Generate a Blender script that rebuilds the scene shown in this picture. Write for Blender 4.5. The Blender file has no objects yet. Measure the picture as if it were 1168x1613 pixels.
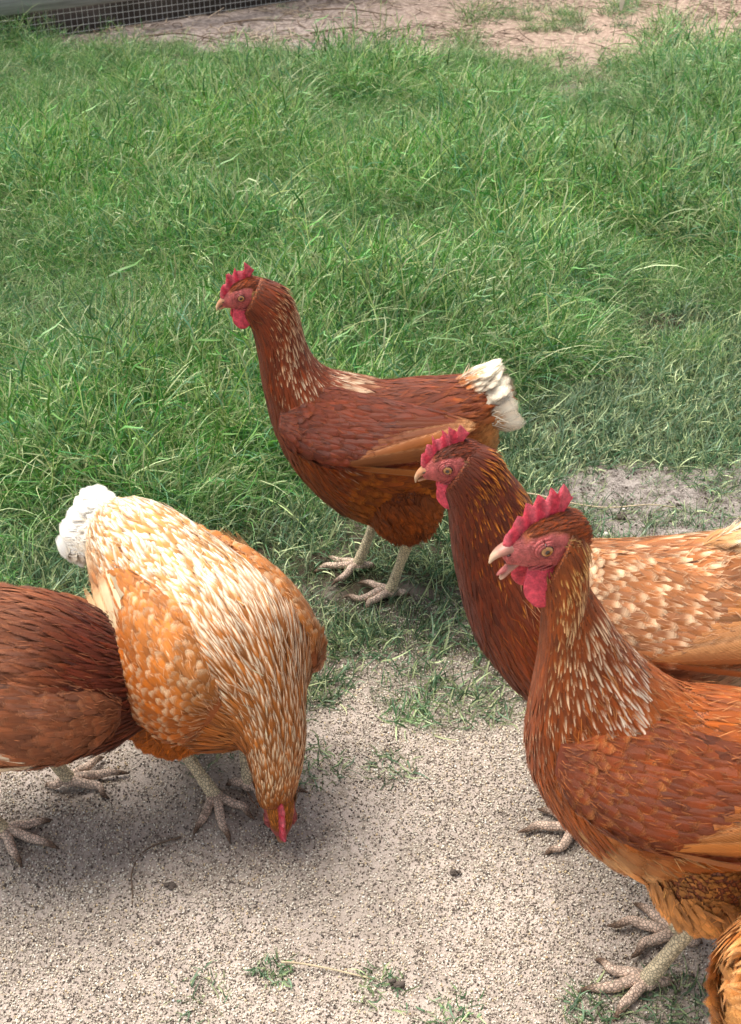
import bpy, math
import numpy as np
from mathutils import Vector, Matrix

# ------------------------------------------------------------------ camera, light, exposure
S = bpy.context.scene
COL = S.collection
cam_d = bpy.data.cameras.new('camera')
cam = bpy.data.objects.new('camera', cam_d)
COL.objects.link(cam)
cam.location = (0, 0, 0.97)
cam.rotation_euler = (math.radians(90 - 33), 0, 0)
cam_d.sensor_fit = 'VERTICAL'
cam_d.sensor_height = 24
cam_d.lens = 24 * 2000 / 1613
cam_d.clip_start = 0.02
cam_d.clip_end = 500
cam_d.dof.use_dof = True
cam_d.dof.focus_distance = 1.3
cam_d.dof.aperture_fstop = 14.0
S.camera = cam

SUN_EL, SUN_AZ = 68.0, -60.0          # azimuth measured from +Y towards +X
world = bpy.data.worlds.new("World")
S.world = world
world.use_nodes = True
wn = world.node_tree
sky = wn.nodes.new('ShaderNodeTexSky')
sky.sky_type = 'NISHITA'
sky.sun_disc = False
sky.sun_elevation = math.radians(SUN_EL)
sky.sun_rotation = math.radians(SUN_AZ)
sky.air_density = 1.0
sky.dust_density = 4.0
sky.ozone_density = 0.3
bg = wn.nodes['Background']
bg.inputs['Strength'].default_value = 0.105
veil = wn.nodes.new('ShaderNodeHueSaturation')          # thin bright overcast: the blue is washed out
veil.inputs['Saturation'].default_value = 0.45
wn.links.new(sky.outputs['Color'], veil.inputs['Color'])
wn.links.new(veil.outputs['Color'], bg.inputs['Color'])
sun_d = bpy.data.lights.new('sun', 'SUN')
sun_d.energy = 2.5
sun_d.angle = math.radians(45)
sun_d.color = (1.0, 0.94, 0.86)
sun = bpy.data.objects.new('sun', sun_d)
COL.objects.link(sun)
az, el = math.radians(SUN_AZ), math.radians(SUN_EL)
sdir = Vector((math.sin(az) * math.cos(el), math.cos(az) * math.cos(el), math.sin(el)))
sun.rotation_euler = sdir.to_track_quat('Z', 'Y').to_euler()
S.view_settings.view_transform = 'Standard'
S.view_settings.look = 'None'
S.view_settings.gamma = 1.0
S.view_settings.use_curve_mapping = False
S.view_settings.exposure = 0.95
S.cycles.max_bounces = 4
S.cycles.transparent_max_bounces = 12
S.cycles.diffuse_bounces = 2
S.cycles.glossy_bounces = 2
S.cycles.transmission_bounces = 2

rng = np.random.default_rng(7)
PI = math.pi

# ------------------------------------------------------------------ helpers
def noise2(x, y, seed=0):
    x = np.asarray(x, float); y = np.asarray(y, float)
    xi = np.floor(x).astype(np.int64); yi = np.floor(y).astype(np.int64)
    xf = x - xi; yf = y - yi
    def h(a, b):
        n = (a * 374761393 + b * 668265263 + seed * 974634777) & 0xFFFFFFFF
        n = ((n ^ (n >> 13)) * 1274126177) & 0xFFFFFFFF
        n = (n ^ (n >> 16)) & 0xFFFF
        return n / 65535.0
    u = xf * xf * (3 - 2 * xf); v = yf * yf * (3 - 2 * yf)
    return (h(xi, yi) * (1 - u) + h(xi + 1, yi) * u) * (1 - v) + (h(xi, yi + 1) * (1 - u) + h(xi + 1, yi + 1) * u) * v

def fbm(x, y, seed=0, octv=4):
    t = 0; a = 0.5; s = 0
    for i in range(octv):
        t = t + a * noise2(x * 2 ** i, y * 2 ** i, seed + i); s += a; a *= 0.5
    return t / s

def sstep(a, b, x):
    t = np.clip((np.asarray(x, float) - a) / (b - a), 0, 1)
    return t * t * (3 - 2 * t)

def lin(r, g, b):
    return np.array([(c / 255.0) ** 2.2 for c in (r, g, b)])

def tag(o, label=None, cat=None, group=None, kind=None):
    if label: o['label'] = label
    if cat: o['category'] = cat
    if group: o['group'] = group
    if kind: o['kind'] = kind
    return o

def mesh_np(name, verts, faces, smooth=True):
    """faces: list of int arrays (n,k) or python lists"""
    me = bpy.data.meshes.new(name)
    verts = np.asarray(verts, np.float32)
    loops = []; starts = []; tot = 0
    sizes = []
    for f in faces:
        f = np.asarray(f, np.int32)
        if f.size == 0: continue
        loops.append(f.ravel()); sizes.append(np.full(len(f), f.shape[1], np.int32))
    loops = np.concatenate(loops); sizes = np.concatenate(sizes)
    starts = np.concatenate([[0], np.cumsum(sizes)[:-1]]).astype(np.int32)
    me.vertices.add(len(verts)); me.vertices.foreach_set('co', verts.ravel())
    me.loops.add(len(loops)); me.loops.foreach_set('vertex_index', loops)
    me.polygons.add(len(sizes)); me.polygons.foreach_set('loop_start', starts)
    me.update(calc_edges=True)
    me.validate()
    if smooth:
        me.polygons.foreach_set('use_smooth', np.ones(len(me.polygons), bool))
    return me

def set_col(me, name, arr):
    a = me.attributes.new(name, 'FLOAT_COLOR', 'POINT')
    c = np.ones((len(arr), 4), np.float32); c[:, :3] = arr
    a.data.foreach_set('color', c.ravel())

def set_vec(me, name, arr):
    a = me.attributes.new(name, 'FLOAT_VECTOR', 'POINT')
    a.data.foreach_set('vector', np.asarray(arr, np.float32).ravel())

def set_f(me, name, arr):
    a = me.attributes.new(name, 'FLOAT', 'POINT')
    a.data.foreach_set('value', np.asarray(arr, np.float32).ravel())

def obj(name, me, mat=None, parent=None):
    o = bpy.data.objects.new(name, me)
    COL.objects.link(o)
    if mat is not None: me.materials.append(mat)
    if parent is not None: o.parent = parent
    return o

class Acc:
    """collects geometry with colours"""
    def __init__(s): s.v = []; s.f = {}; s.c = []; s.n = 0
    def add(s, v, faces, c):
        v = np.asarray(v, float).reshape(-1, 3)
        c = np.asarray(c, float)
        if c.ndim == 1: c = np.tile(c, (len(v), 1))
        s.v.append(v); s.c.append(c)
        for f in faces:
            f = np.asarray(f, int)
            if f.size: s.f.setdefault(f.shape[1], []).append(f + s.n)
        s.n += len(v)
    def mesh(s, name):
        me = mesh_np(name, np.concatenate(s.v), [np.concatenate(x) for x in s.f.values()])
        set_col(me, 'col', np.concatenate(s.c))
        return me

def grid_faces(nr, nc, wrap=True):
    f = []
    i = np.arange(nr - 1)[:, None]; j = np.arange(nc if wrap else nc - 1)[None, :]
    a = i * nc + j; b = i * nc + (j + 1) % nc
    return np.stack([a, b, b + nc, a + nc], -1).reshape(-1, 4)

def tube(acc, pts, rad, col, nseg=10, sub=6, cap=True, flat=1.0, rings=None):
    """catmull-rom tube"""
    pts = np.asarray(pts, float); rad = np.asarray(rad, float)
    n = len(pts)
    t = np.linspace(0, n - 1, (n - 1) * sub + 1)
    P = crom(pts, t); R = crom(rad[:, None], t)[:, 0]
    colr = np.asarray(col, float)
    C = crom(colr, t) if colr.ndim == 2 else np.tile(colr, (len(t), 1))
    if rings is not None:
        L = np.concatenate([[0], np.cumsum(np.linalg.norm(np.diff(P, axis=0), axis=1))])
        R = R * (1 + 0.07 * (2 * np.abs((L / rings) % 1 - .5)))
    T = np.gradient(P, axis=0); T /= np.linalg.norm(T, axis=1)[:, None] + 1e-9
    up = np.array([0, 0, 1.0]) if abs(T[0][2]) < .9 else np.array([1.0, 0, 0])
    a = np.cross(T, up); a /= np.linalg.norm(a, axis=1)[:, None] + 1e-9
    b = np.cross(a, T)
    ph = np.linspace(0, 2 * PI, nseg, endpoint=False)
    V = P[:, None] + R[:, None, None] * (a[:, None] * np.cos(ph)[None, :, None] + b[:, None] * np.sin(ph)[None, :, None] * flat)
    nr = len(P)
    V = V.reshape(-1, 3); CC = np.repeat(C, nseg, 0)
    fs = [grid_faces(nr, nseg)]
    V = np.concatenate([V, P[:1], P[-1:]]); CC = np.concatenate([CC, C[:1], C[-1:]])
    j = np.arange(nseg); k = (j + 1) % nseg
    fs.append(np.stack([k, j, np.full(nseg, nr * nseg)], 1))
    e = (nr - 1) * nseg
    fs.append(np.stack([e + j, e + k, np.full(nseg, nr * nseg + 1)], 1))
    acc.add(V, fs, CC)

def crom(A, t):
    A = np.asarray(A, float); n = len(A)
    t = np.clip(np.asarray(t, float), 0, n - 1)
    i = np.minimum(t.astype(int), n - 2); f = (t - i)[..., None]
    g = lambda k: A[np.clip(k, 0, n - 1)]
    p0 = g(i - 1); p1 = g(i); p2 = g(i + 1); p3 = g(i + 2)
    p0 = np.where((i == 0)[..., None], 2 * p1 - p2, p0)
    p3 = np.where((i == n - 2)[..., None], 2 * p2 - p1, p3)
    return .5 * (2 * p1 + (p2 - p0) * f + (2 * p0 - 5 * p1 + 4 * p2 - p3) * f ** 2 + (3 * p1 - p0 - 3 * p2 + p3) * f ** 3)

class Surf:
    """loft: rows of (Tx,Tz,Bx,Bz,half_width,yc,yaw_deg)"""
    def __init__(s, st, pear=0.0, sq=.92, inset=0.0, nk_=6):
        s.st = np.array([list(r) + [0] * (8 - len(r)) for r in st], float)      # 8th: lean of the top edge
        if inset:                                   # room for the plumage on top
            a = s.st[:, [0, 1]] - s.st[:, [2, 3]]; ln = np.linalg.norm(a, axis=1)[:, None]
            fi = np.interp(np.arange(len(st)), [nk_, len(st) - 1], [1, -.25])[:, None]
            k_ = np.minimum(inset * fi, ln * .2); a = a / ln * k_
            s.st[:, [0, 1]] -= a; s.st[:, [2, 3]] += a; s.st[:, 4] = np.maximum(s.st[:, 4] - inset * .8 * fi[:, 0], s.st[:, 4] * .7)
        s.n = len(st); s.pear = pear; s.sq = sq
    def ev(s, t, ph):
        q = crom(s.st, t)
        cx = (q[..., 0] + q[..., 2]) / 2; cz = (q[..., 1] + q[..., 3]) / 2
        ax = (q[..., 0] - q[..., 2]) / 2; az_ = (q[..., 1] - q[..., 3]) / 2
        w = np.maximum(q[..., 4], .0005); yw = np.radians(q[..., 6])
        c = np.cos(ph); sn = np.sin(ph)
        cc = np.sign(c) * np.abs(c) ** s.sq; ss = np.sign(sn) * np.abs(sn) ** s.sq * (1 - s.pear * c)
        lx = -np.sin(yw); ly = np.cos(yw)
        hx = np.cos(yw); hy = np.sin(yw)
        return np.stack([cx + ax * cc * hx + lx * w * ss, q[..., 5] + ax * cc * hy + ly * w * ss - q[..., 7] * cc, cz + az_ * cc], -1)
    def frame(s, t, ph):
        e = 1e-3
        P = s.ev(t, ph)
        dt = s.ev(np.clip(t + e, 0, s.n - 1), ph) - s.ev(np.clip(t - e, 0, s.n - 1), ph)
        dp = s.ev(t, ph + e) - s.ev(t, ph - e)
        N = np.cross(dp, dt); N /= np.linalg.norm(N, axis=-1)[..., None] + 1e-12
        q = crom(s.st, t)
        c = np.stack([(q[..., 0] + q[..., 2]) / 2, q[..., 5], (q[..., 1] + q[..., 3]) / 2], -1)
        sg = np.sign(np.sum(N * (P - c), -1)); N = N * sg[..., None]
        F = -dt; F /= np.linalg.norm(F, axis=-1)[..., None] + 1e-12
        return P, N, F
    def mesh(s, acc, nr, ns, colfn):
        t = np.linspace(0, s.n - 1, nr)
        ph = np.linspace(0, 2 * PI, ns, endpoint=False)
        T, PH = np.meshgrid(t, ph, indexing='ij')
        V = s.ev(T, PH).reshape(-1, 3)
        c = colfn(T.ravel(), PH.ravel(), V) if callable(colfn) else np.tile(colfn, (len(V), 1))
        a = V[:ns].mean(0); b = V[-ns:].mean(0)
        V = np.concatenate([V, [a], [b]]); c = np.concatenate([c, c[:1], c[-1:]])
        j = np.arange(ns); k = (j + 1) % ns; e = (nr - 1) * ns
        acc.add(V, [grid_faces(nr, ns), np.stack([k, j, np.full(ns, nr * ns)], 1), np.stack([e + j, e + k, np.full(ns, nr * ns + 1)], 1)], c)
    def rows(s, t0, t1, drow, dcol, rg, ph0=0, ph1=2 * PI, jit=.35):
        """staggered feather sites; drow, dcol metres (functions of t)"""
        tt = np.linspace(t0, t1, 400)
        L = 0
        Pm = [s.ev(tt, np.full(400, p)) for p in (0, PI / 2, PI)]
        ds = sum(np.linalg.norm(np.diff(P, axis=0), axis=1) for P in Pm) / 3
        dr = np.array([drow(x) if callable(drow) else drow for x in (tt[:-1] + tt[1:]) / 2])
        cum = np.concatenate([[0], np.cumsum(ds / dr)])
        ts = []; ps = []
        k = 0
        phs = np.linspace(ph0, ph1, 60)
        for r in np.arange(0, cum[-1], 1.0):
            t = np.interp(r, cum, tt)
            ring = s.ev(np.full(60, t), phs)
            dl = np.linalg.norm(np.diff(ring, axis=0), axis=1)
            cl = np.concatenate([[0], np.cumsum(dl)])
            d = dcol(t) if callable(dcol) else dcol
            n = max(3, int(cl[-1] / d))
            pos = (np.arange(n) + (.5 if k % 2 else 0) + rg.uniform(-jit, jit, n)) / n * cl[-1]
            ps.append(np.interp(pos % cl[-1], cl, phs))
            ts.append(np.full(n, r) + rg.uniform(-jit, jit, n)); k += 1
        ts = np.clip(np.concatenate(ts), 0, cum[-1]); ps = np.concatenate(ps)
        return np.interp(ts, cum, tt), ps

# feather geometry ------------------------------------------------------------------
TR = np.array([0, .28, .55, .8, .94])
PROF = {'round': [.35, .8, 1.0, .88, .5], 'point': [.45, .95, .9, .55, .22], 'long': [.5, .85, 1.0, .9, .55], 'wisp': [.8, 1, .8, .5, .2]}
class Feathers:
    def __init__(s): s.V = []; s.Q = []; s.T3 = []; s.base = []; s.tip = []; s.fuv = []; s.par = []; s.n = 0
    def add(s, P, N, F, L, W, base, tip, par, alpha=.12, kappa=.1, lift=.001, prof='round', rg=rng, roll=.08, splay=.1, camber=.25, side=0.0, sit=0):
        n = len(P)
        if n == 0: return
        one = lambda a: np.broadcast_to(np.asarray(a, float), (n,)).copy()
        L = one(L); W = one(W); alpha = one(alpha) + rg.normal(0, .02, n); kappa = one(kappa); lift = one(lift)
        F = F - N * np.sum(F * N, -1)[:, None]
        F = F / (np.linalg.norm(F, axis=1)[:, None] + 1e-9)
        B = np.cross(N, F)
        a = rg.normal(0, splay, n) + side
        F = F * np.cos(a)[:, None] + B * np.sin(a)[:, None]; B = np.cross(N, F)
        r = rg.normal(0, roll, n)
        B2 = B * np.cos(r)[:, None] + N * np.sin(r)[:, None]; N2 = np.cross(F, B2); N2 = N2 * np.sign(np.sum(N2 * N, 1))[:, None]
        t = TR[None, :, None]; u = np.array([-1, 0, 1.])[None, None, :]
        w = np.array(PROF[prof])[None, :, None]
        t3 = np.broadcast_to(t, (n, 5, 3)); u3 = np.broadcast_to(u, (n, 5, 3)); w3 = np.broadcast_to(w, (n, 5, 3))
        t3 = t3 - .045 * (np.abs(u3) > .5) * (t3 > .7)
        lat = u3 * w3 * W[:, None, None]
        hgt = lift[:, None, None] + L[:, None, None] * (np.sin(alpha)[:, None, None] * t3 - kappa[:, None, None] * t3 ** 2) - camber * np.abs(lat) * np.abs(u3)
        V = P[:, None, None] + F[:, None, None] * (t3 * L[:, None, None])[..., None] + B2[:, None, None] * lat[..., None] + N2[:, None, None] * hgt[..., None]
        V = V.reshape(n, 15, 3)
        tipv = P + F * L[:, None] + N2 * (lift + L * (np.sin(alpha) - kappa))[:, None]
        V = np.concatenate([V, tipv[:, None]], 1)                       # 16 verts
        fu = np.stack([np.broadcast_to(u, (n, 5, 3)), np.broadcast_to(t, (n, 5, 3)), np.broadcast_to(rg.random(n)[:, None, None], (n, 5, 3))], -1).reshape(n, 15, 3)
        ft = np.stack([np.zeros(n), np.ones(n), fu[:, 0, 2]], -1)[:, None]
        fu = np.concatenate([fu, ft], 1)
        q = []
        for i in range(4):
            for j in range(2):
                k = i * 3 + j; q.append([k, k + 1, k + 4, k + 3])
        q = np.array(q); tr = np.array([[12, 13, 15], [13, 14, 15]])
        off = s.n + np.arange(n)[:, None, None] * 16
        s.Q.append((q[None] + off).reshape(-1, 4)); s.T3.append((tr[None] + off).reshape(-1, 3))
        s.V.append(V.reshape(-1, 3)); s.fuv.append(fu.reshape(-1, 3))
        ex = lambda a: np.repeat(np.broadcast_to(np.asarray(a, float), (n, 3)), 16, 0)
        s.base.append(ex(base)); s.tip.append(ex(tip)); s.par.append(ex(par))
        s.n += n * 16
    def wisps(s, P, N, F, L, W, base, rg, alpha=.3):
        s.add(P, N, F, L * rg.uniform(.6, 1.3, len(P)), W, base, base, (0.0, 0.0, 0.0), alpha=alpha * rg.uniform(0, 1.3, len(P)), kappa=.12, prof='wisp', rg=rg, splay=.35, camber=0)
    def mesh(s, name):
        me = mesh_np(name, np.concatenate(s.V), [np.concatenate(s.Q), np.concatenate(s.T3)])
        set_col(me, 'base', np.concatenate(s.base)); set_col(me, 'tip', np.concatenate(s.tip))
        set_vec(me, 'fuv', np.concatenate(s.fuv)); set_vec(me, 'par', np.concatenate(s.par))
        return me

# ------------------------------------------------------------------ materials
def new_mat(name):
    m = bpy.data.materials.new(name); m.use_nodes = True
    nt = m.node_tree; return m, nt, nt.nodes['Principled BSDF']
class NB:
    def __init__(s, nt): s.nt = nt
    def n(s, t, **kw):
        x = s.nt.nodes.new(t)
        for k, v in kw.items(): setattr(x, k, v)
        return x
    def l(s, a, b): s.nt.links.new(a, b)
    def math(s, op, a, b=None, c=None, clamp=False):
        x = s.n('ShaderNodeMath', operation=op); x.use_clamp = clamp
        for i, v in enumerate((a, b, c)):
            if v is None: continue
            if isinstance(v, (int, float)): x.inputs[i].default_value = v
            else: s.l(v, x.inputs[i])
        return x.outputs[0]
    def ss(s, x, a, b):
        m = s.n('ShaderNodeMapRange', interpolation_type='SMOOTHSTEP')
        s.l(x, m.inputs['Value'])
        for nm, v in (('From Min', a), ('From Max', b)):
            if isinstance(v, (int, float)): m.inputs[nm].default_value = v
            else: s.l(v, m.inputs[nm])
        return m.outputs[0]
    def mix(s, f, a, b, bt='MIX'):
        x = s.n('ShaderNodeMix', data_type='RGBA', blend_type=bt)
        for i, v in ((0, f), (6, a), (7, b)):
            if isinstance(v, (int, float)): x.inputs[i].default_value = v
            elif isinstance(v, (tuple, list, np.ndarray)): x.inputs[i].default_value = (*v[:3], 1)
            else: s.l(v, x.inputs[i])
        return x.outputs[2]
    def attr(s, name): return s.n('ShaderNodeAttribute', attribute_name=name)
    def noise(s, scale, detail=3, vec=None, rough=.55, out=0):
        x = s.n('ShaderNodeTexNoise'); x.inputs['Scale'].default_value = scale; x.inputs['Detail'].default_value = detail
        x.inputs['Roughness'].default_value = rough
        if vec is not None: s.l(vec, x.inputs['Vector'])
        return x.outputs[out]

def feather_material():
    m, nt, b = new_mat('feather'); k = NB(nt)
    base = k.attr('base').outputs['Color']; tip = k.attr('tip').outputs['Color']
    fu = k.n('ShaderNodeSeparateXYZ'); k.l(k.attr('fuv').outputs['Vector'], fu.inputs[0])
    pr = k.n('ShaderNodeSeparateXYZ'); k.l(k.attr('par').outputs['Vector'], pr.inputs[0])
    u = k.math('ABSOLUTE', fu.outputs[0]); t = fu.outputs[1]
    tw, streak, lace = pr.outputs
    # jittered edge of the tip patch
    nz = k.noise(260, 2)
    tj = k.math('ADD', t, k.math('MULTIPLY', k.math('SUBTRACT', nz, .5), .35))
    s0 = k.math('SUBTRACT', 1.0, tw)
    a = k.ss(tj, k.math('SUBTRACT', s0, .22), k.math('ADD', s0, .16))
    uj = k.math('ADD', u, k.math('MULTIPLY', k.math('SUBTRACT', nz, .5), .3))
    st = k.math('SUBTRACT', 1.0, k.math('MULTIPLY', streak, k.ss(uj, .12, .60)))
    mt = k.math('MULTIPLY', a, st)
    ml = k.math('MULTIPLY', lace, k.math('MAXIMUM', k.ss(uj, .55, 1.0), k.ss(tj, .84, .97)))
    mm = k.math('MAXIMUM', mt, ml, clamp=True)
    c = k.mix(mm, base, tip)
    gm = k.n('ShaderNodeGamma'); gm.inputs[1].default_value = 1.2; k.l(c, gm.inputs[0])
    hv = k.n('ShaderNodeHueSaturation'); hv.inputs['Hue'].default_value = .507; hv.inputs['Saturation'].default_value = 1.05; k.l(gm.outputs[0], hv.inputs['Color']); c = hv.outputs[0]
    # barbs: fine chevrons running out from the shaft
    wv = k.math('SINE', k.math('MULTIPLY', k.math('SUBTRACT', t, k.math('MULTIPLY', u, .35)), 140.0))
    shaft = k.math('SUBTRACT', 1.0, k.ss(u, .0, .12))
    n2 = k.noise(900, 2)
    br = k.math('ADD', .80, k.math('ADD', k.math('MULTIPLY', n2, .36), k.math('MULTIPLY', wv, .05)))
    br = k.math('ADD', br, k.math('MULTIPLY', shaft, .12))
    br = k.math('MULTIPLY', br, k.math('ADD', .78, k.math('MULTIPLY', fu.outputs[2], .42)))
    tcg = k.n('ShaderNodeTexCoord').outputs['Object']
    br = k.math('MULTIPLY', br, k.math('ADD', .70, k.math('MULTIPLY', k.noise(28, 3, tcg), .62)))
    c = k.mix(k.math('MULTIPLY', k.math('SUBTRACT', 1.0, k.ss(t,   .25, .7)), .20), c, (.07, .035, .018))  # feather roots darkened in colour, standing in for shade under overlapping feathers
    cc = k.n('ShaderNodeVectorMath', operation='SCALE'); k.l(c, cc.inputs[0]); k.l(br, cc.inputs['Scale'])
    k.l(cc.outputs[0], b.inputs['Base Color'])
    # frayed, airy rim
    fr = k.math('MULTIPLY', k.math('SINE', k.math('MULTIPLY', k.math('SUBTRACT', t, k.math('MULTIPLY', u, .6)), 75.0)), .10)
    rim = k.math('MAXIMUM', k.ss(k.math('ADD', u, fr), .62, 1.02), k.ss(k.math('ADD', t, fr), .80, 1.02))
    k.l(k.math('SUBTRACT', 1.0, rim), b.inputs['Alpha'])
    b.inputs['Roughness'].default_value = .52
    b.inputs['Specular IOR Level'].default_value = .35
    b.inputs['Sheen Weight'].default_value = .06
    b.inputs['Sheen Roughness'].default_value = .4
    bp = k.n('ShaderNodeBump'); bp.inputs['Strength'].default_value = .35; bp.inputs['Distance'].default_value = .0006
    k.l(k.math('ADD', wv, n2), bp.inputs['Height']); k.l(bp.outputs[0], b.inputs['Normal'])
    return m

def vcol_material(name, rough=.6, bump_scale=400, bump=.4, dist=.0008, spec=.4, sss=0, var=.25, vscale=120):
    m, nt, b = new_mat(name); k = NB(nt)
    c = k.attr('col').outputs['Color']
    tc = k.n('ShaderNodeTexCoord').outputs['Object']
    nz = k.noise(vscale, 4, tc)
    nz = k.ss(nz, .25, .75); f = k.math('ADD', 1 - var, k.math('MULTIPLY', nz, 1.5 * var))
    cc = k.n('ShaderNodeVectorMath', operation='SCALE'); k.l(c, cc.inputs[0]); k.l(f, cc.inputs['Scale'])
    k.l(cc.outputs[0], b.inputs['Base Color'])
    b.inputs['Roughness'].default_value = rough; b.inputs['Specular IOR Level'].default_value = spec
    if sss:
        b.inputs['Subsurface Weight'].default_value = sss
        b.inputs['Subsurface Radius'].default_value = (1.0, .3, .2); b.inputs['Subsurface Scale'].default_value = .003
    bp = k.n('ShaderNodeBump'); bp.inputs['Strength'].default_value = bump; bp.inputs['Distance'].default_value = dist
    k.l(k.noise(bump_scale, 3, tc), bp.inputs['Height']); k.l(bp.outputs[0], b.inputs['Normal'])
    return m

def scale_material():
    """shanks and toes: small overlapping plates"""
    m, nt, b = new_mat('hen_skin'); k = NB(nt)
    c = k.attr('col').outputs['Color']
    tc = k.n('ShaderNodeTexCoord').outputs['Object']
    vo = k.n('ShaderNodeTexVoronoi', feature='DISTANCE_TO_EDGE'); vo.inputs['Scale'].default_value = 330
    k.l(tc, vo.inputs['Vector'])
    e = k.ss(vo.outputs['Distance'], .02, .18)
    nz = k.noise(160, 4, tc)
    f = k.math('MULTIPLY', k.math('ADD', .42, k.math('MULTIPLY', e, .58)), k.math('ADD', .70, k.math('MULTIPLY', nz, .6)))
    c = k.mix(k.math('MULTIPLY', k.ss(k.noise(70, 4, tc), .50, .70), .38), c, lin(150, 122, 98))
    cc = k.n('ShaderNodeVectorMath', operation='SCALE'); k.l(c, cc.inputs[0]); k.l(f, cc.inputs['Scale'])
    k.l(cc.outputs[0], b.inputs['Base Color'])
    b.inputs['Roughness'].default_value = .6
    bp = k.n('ShaderNodeBump'); bp.inputs['Strength'].default_value = .6; bp.inputs['Distance'].default_value = .001
    k.l(k.math('ADD', e, nz), bp.inputs['Height']); k.l(bp.outputs[0], b.inputs['Normal'])
    return m

def eye_material():
    m, nt, b = new_mat('hen_eye'); k = NB(nt)
    tc = k.n('ShaderNodeTexCoord').outputs['Object']
    sx = k.n('ShaderNodeSeparateXYZ'); k.l(tc, sx.inputs[0])
    r = k.math('SQRT', k.math('ADD', k.math('MULTIPLY', sx.outputs[0], sx.outputs[0]), k.math('MULTIPLY', sx.outputs[2], sx.outputs[2])))
    iris = k.mix(k.ss(r, .0018, .0036), lin(150, 96, 50), lin(190, 140, 84))
    iris = k.mix(k.ss(r, .0036, .0042), iris, (.02, .01, .008))
    c = k.mix(k.ss(r, .0015, .0020), (.004, .004, .004), iris)
    k.l(c, b.inputs['Base Color'])
    b.inputs['Roughness'].default_value = .08
    b.inputs['Coat Weight'].default_value = .6
    return m

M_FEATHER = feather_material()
M_SKIN = scale_material()
M_COMB = vcol_material('comb_skin', rough=.5, bump_scale=700, bump=1.0, dist=.0016, sss=.12, var=.45, vscale=210)
M_BEAK = vcol_material('beak_horn', rough=.35, bump_scale=500, bump=.3, dist=.0004, var=.25, vscale=150)
M_EYE = eye_material()
M_UNDER = vcol_material('down_skin', rough=.9, bump_scale=300, bump=.5)

# ------------------------------------------------------------------ ground layout functions
def sand_edge(x):
    return np.interp(x, [-2, -.6, -.3, -.08, .05, .16, .35, .6, 2], [1.0, 1.04, 1.16, 1.14, 1.12, 1.06, .96, .9, .9])
def bald(x, y):
    d = ((x - .50) / .36) ** 2 + ((y - 1.50) / .14) ** 2
    return 1 - sstep(.45, 1.25, d + (fbm(x * 9, y * 9, 5) - .5) * 1.1)
def short_zone(x, y):            # 1 = trampled short grass, 0 = long grass
    e = np.interp(x, [-1.5, -.5, -.2, .05, .2, .4, 1.2], [1.30, 1.34, 1.46, 1.58, 1.84, 2.02, 2.15])
    return 1 - sstep(e - .12, e + .14, y + (fbm(x * 5, y * 5, 11) - .5) * .3)
def far_edge(x):
    return np.interp(x, [-3, -1.2, -.8, -.2, .3, .7, 1.2, 3], [4.55, 4.45, 4.12, 4.10, 4.25, 4.0, 3.75, 3.6])
def grass_amount(x, y):
    n = fbm(x * 6, y * 6, 21)
    n2_ = fbm(x * 19, y * 19, 23)
    a = sstep(-.08, .22, y - sand_edge(x) + (n - .5) * .45 + (n2_ - .5) * .30)
    a = a * (1 - .93 * bald(x, y))
    f = 1 - sstep(-.55, .15, y - far_edge(x) + (fbm(x * 3, y * 3, 31) - .5) * .9)
    # ragged islands of grass beyond the edge on the right
    f0 = f
    isl = sstep(.56, .68, fbm(x * 1.7 + 3.1, y * 2.3, 41)) * sstep(.2, .6, x) * .6
    isl = np.maximum(isl, 1 - sstep(.3, 1.1, ((x - .72) / .42) ** 2 + ((y - 4.62) / .26) ** 2))
    return a * np.maximum(f, isl)
def far_island(x, y):
    return sstep(-.10, .15, y - far_edge(x) + (fbm(x * 3, y * 3, 31) - .5) * .9)
def hgt(x, y):
    z = (fbm(x * 3.1, y * 3.1, 51) - .5) * .022 * sstep(1.1, 2.4, np.abs(y)) + (fbm(x * 13, y * 13, 61, 3) - .5) * .013
    return z

# ground sheet ------------------------------------------------------------------------
def axis(lo, a, b, hi, step, g=1.13):
    mid = np.arange(a, b, step)
    r = []; s = step; v = mid[-1]
    while v < hi: s *= g; v += s; r.append(v)
    l = []; s = step; v = mid[0]
    while v > lo: s *= g; v -= s; l.append(v)
    return np.array(l[::-1] + list(mid) + r)
gx = axis(-70, -1.0, 1.0, 70, .008); gy = axis(-40, .45, 2.3, 90, .008, 1.06)
X, Y = np.meshgrid(gx, gy)
Z = hgt(X, Y)
near = (np.abs(X) < 1.3) & (Y < 2.6) & (Y > .2)
Z = Z + np.where(near, (fbm(X * 45, Y * 45, 71, 3) - .5) * .006, 0)
gme = mesh_np('ground', np.stack([X, Y, Z], -1).reshape(-1, 3), [grid_faces(len(gy), len(gx), False)])
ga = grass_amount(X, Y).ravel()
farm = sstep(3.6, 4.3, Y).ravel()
set_f(gme, 'grassy', ga); set_f(gme, 'far', farm); set_f(gme, 'bald', np.maximum(bald(X, Y), 0).ravel())

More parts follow.
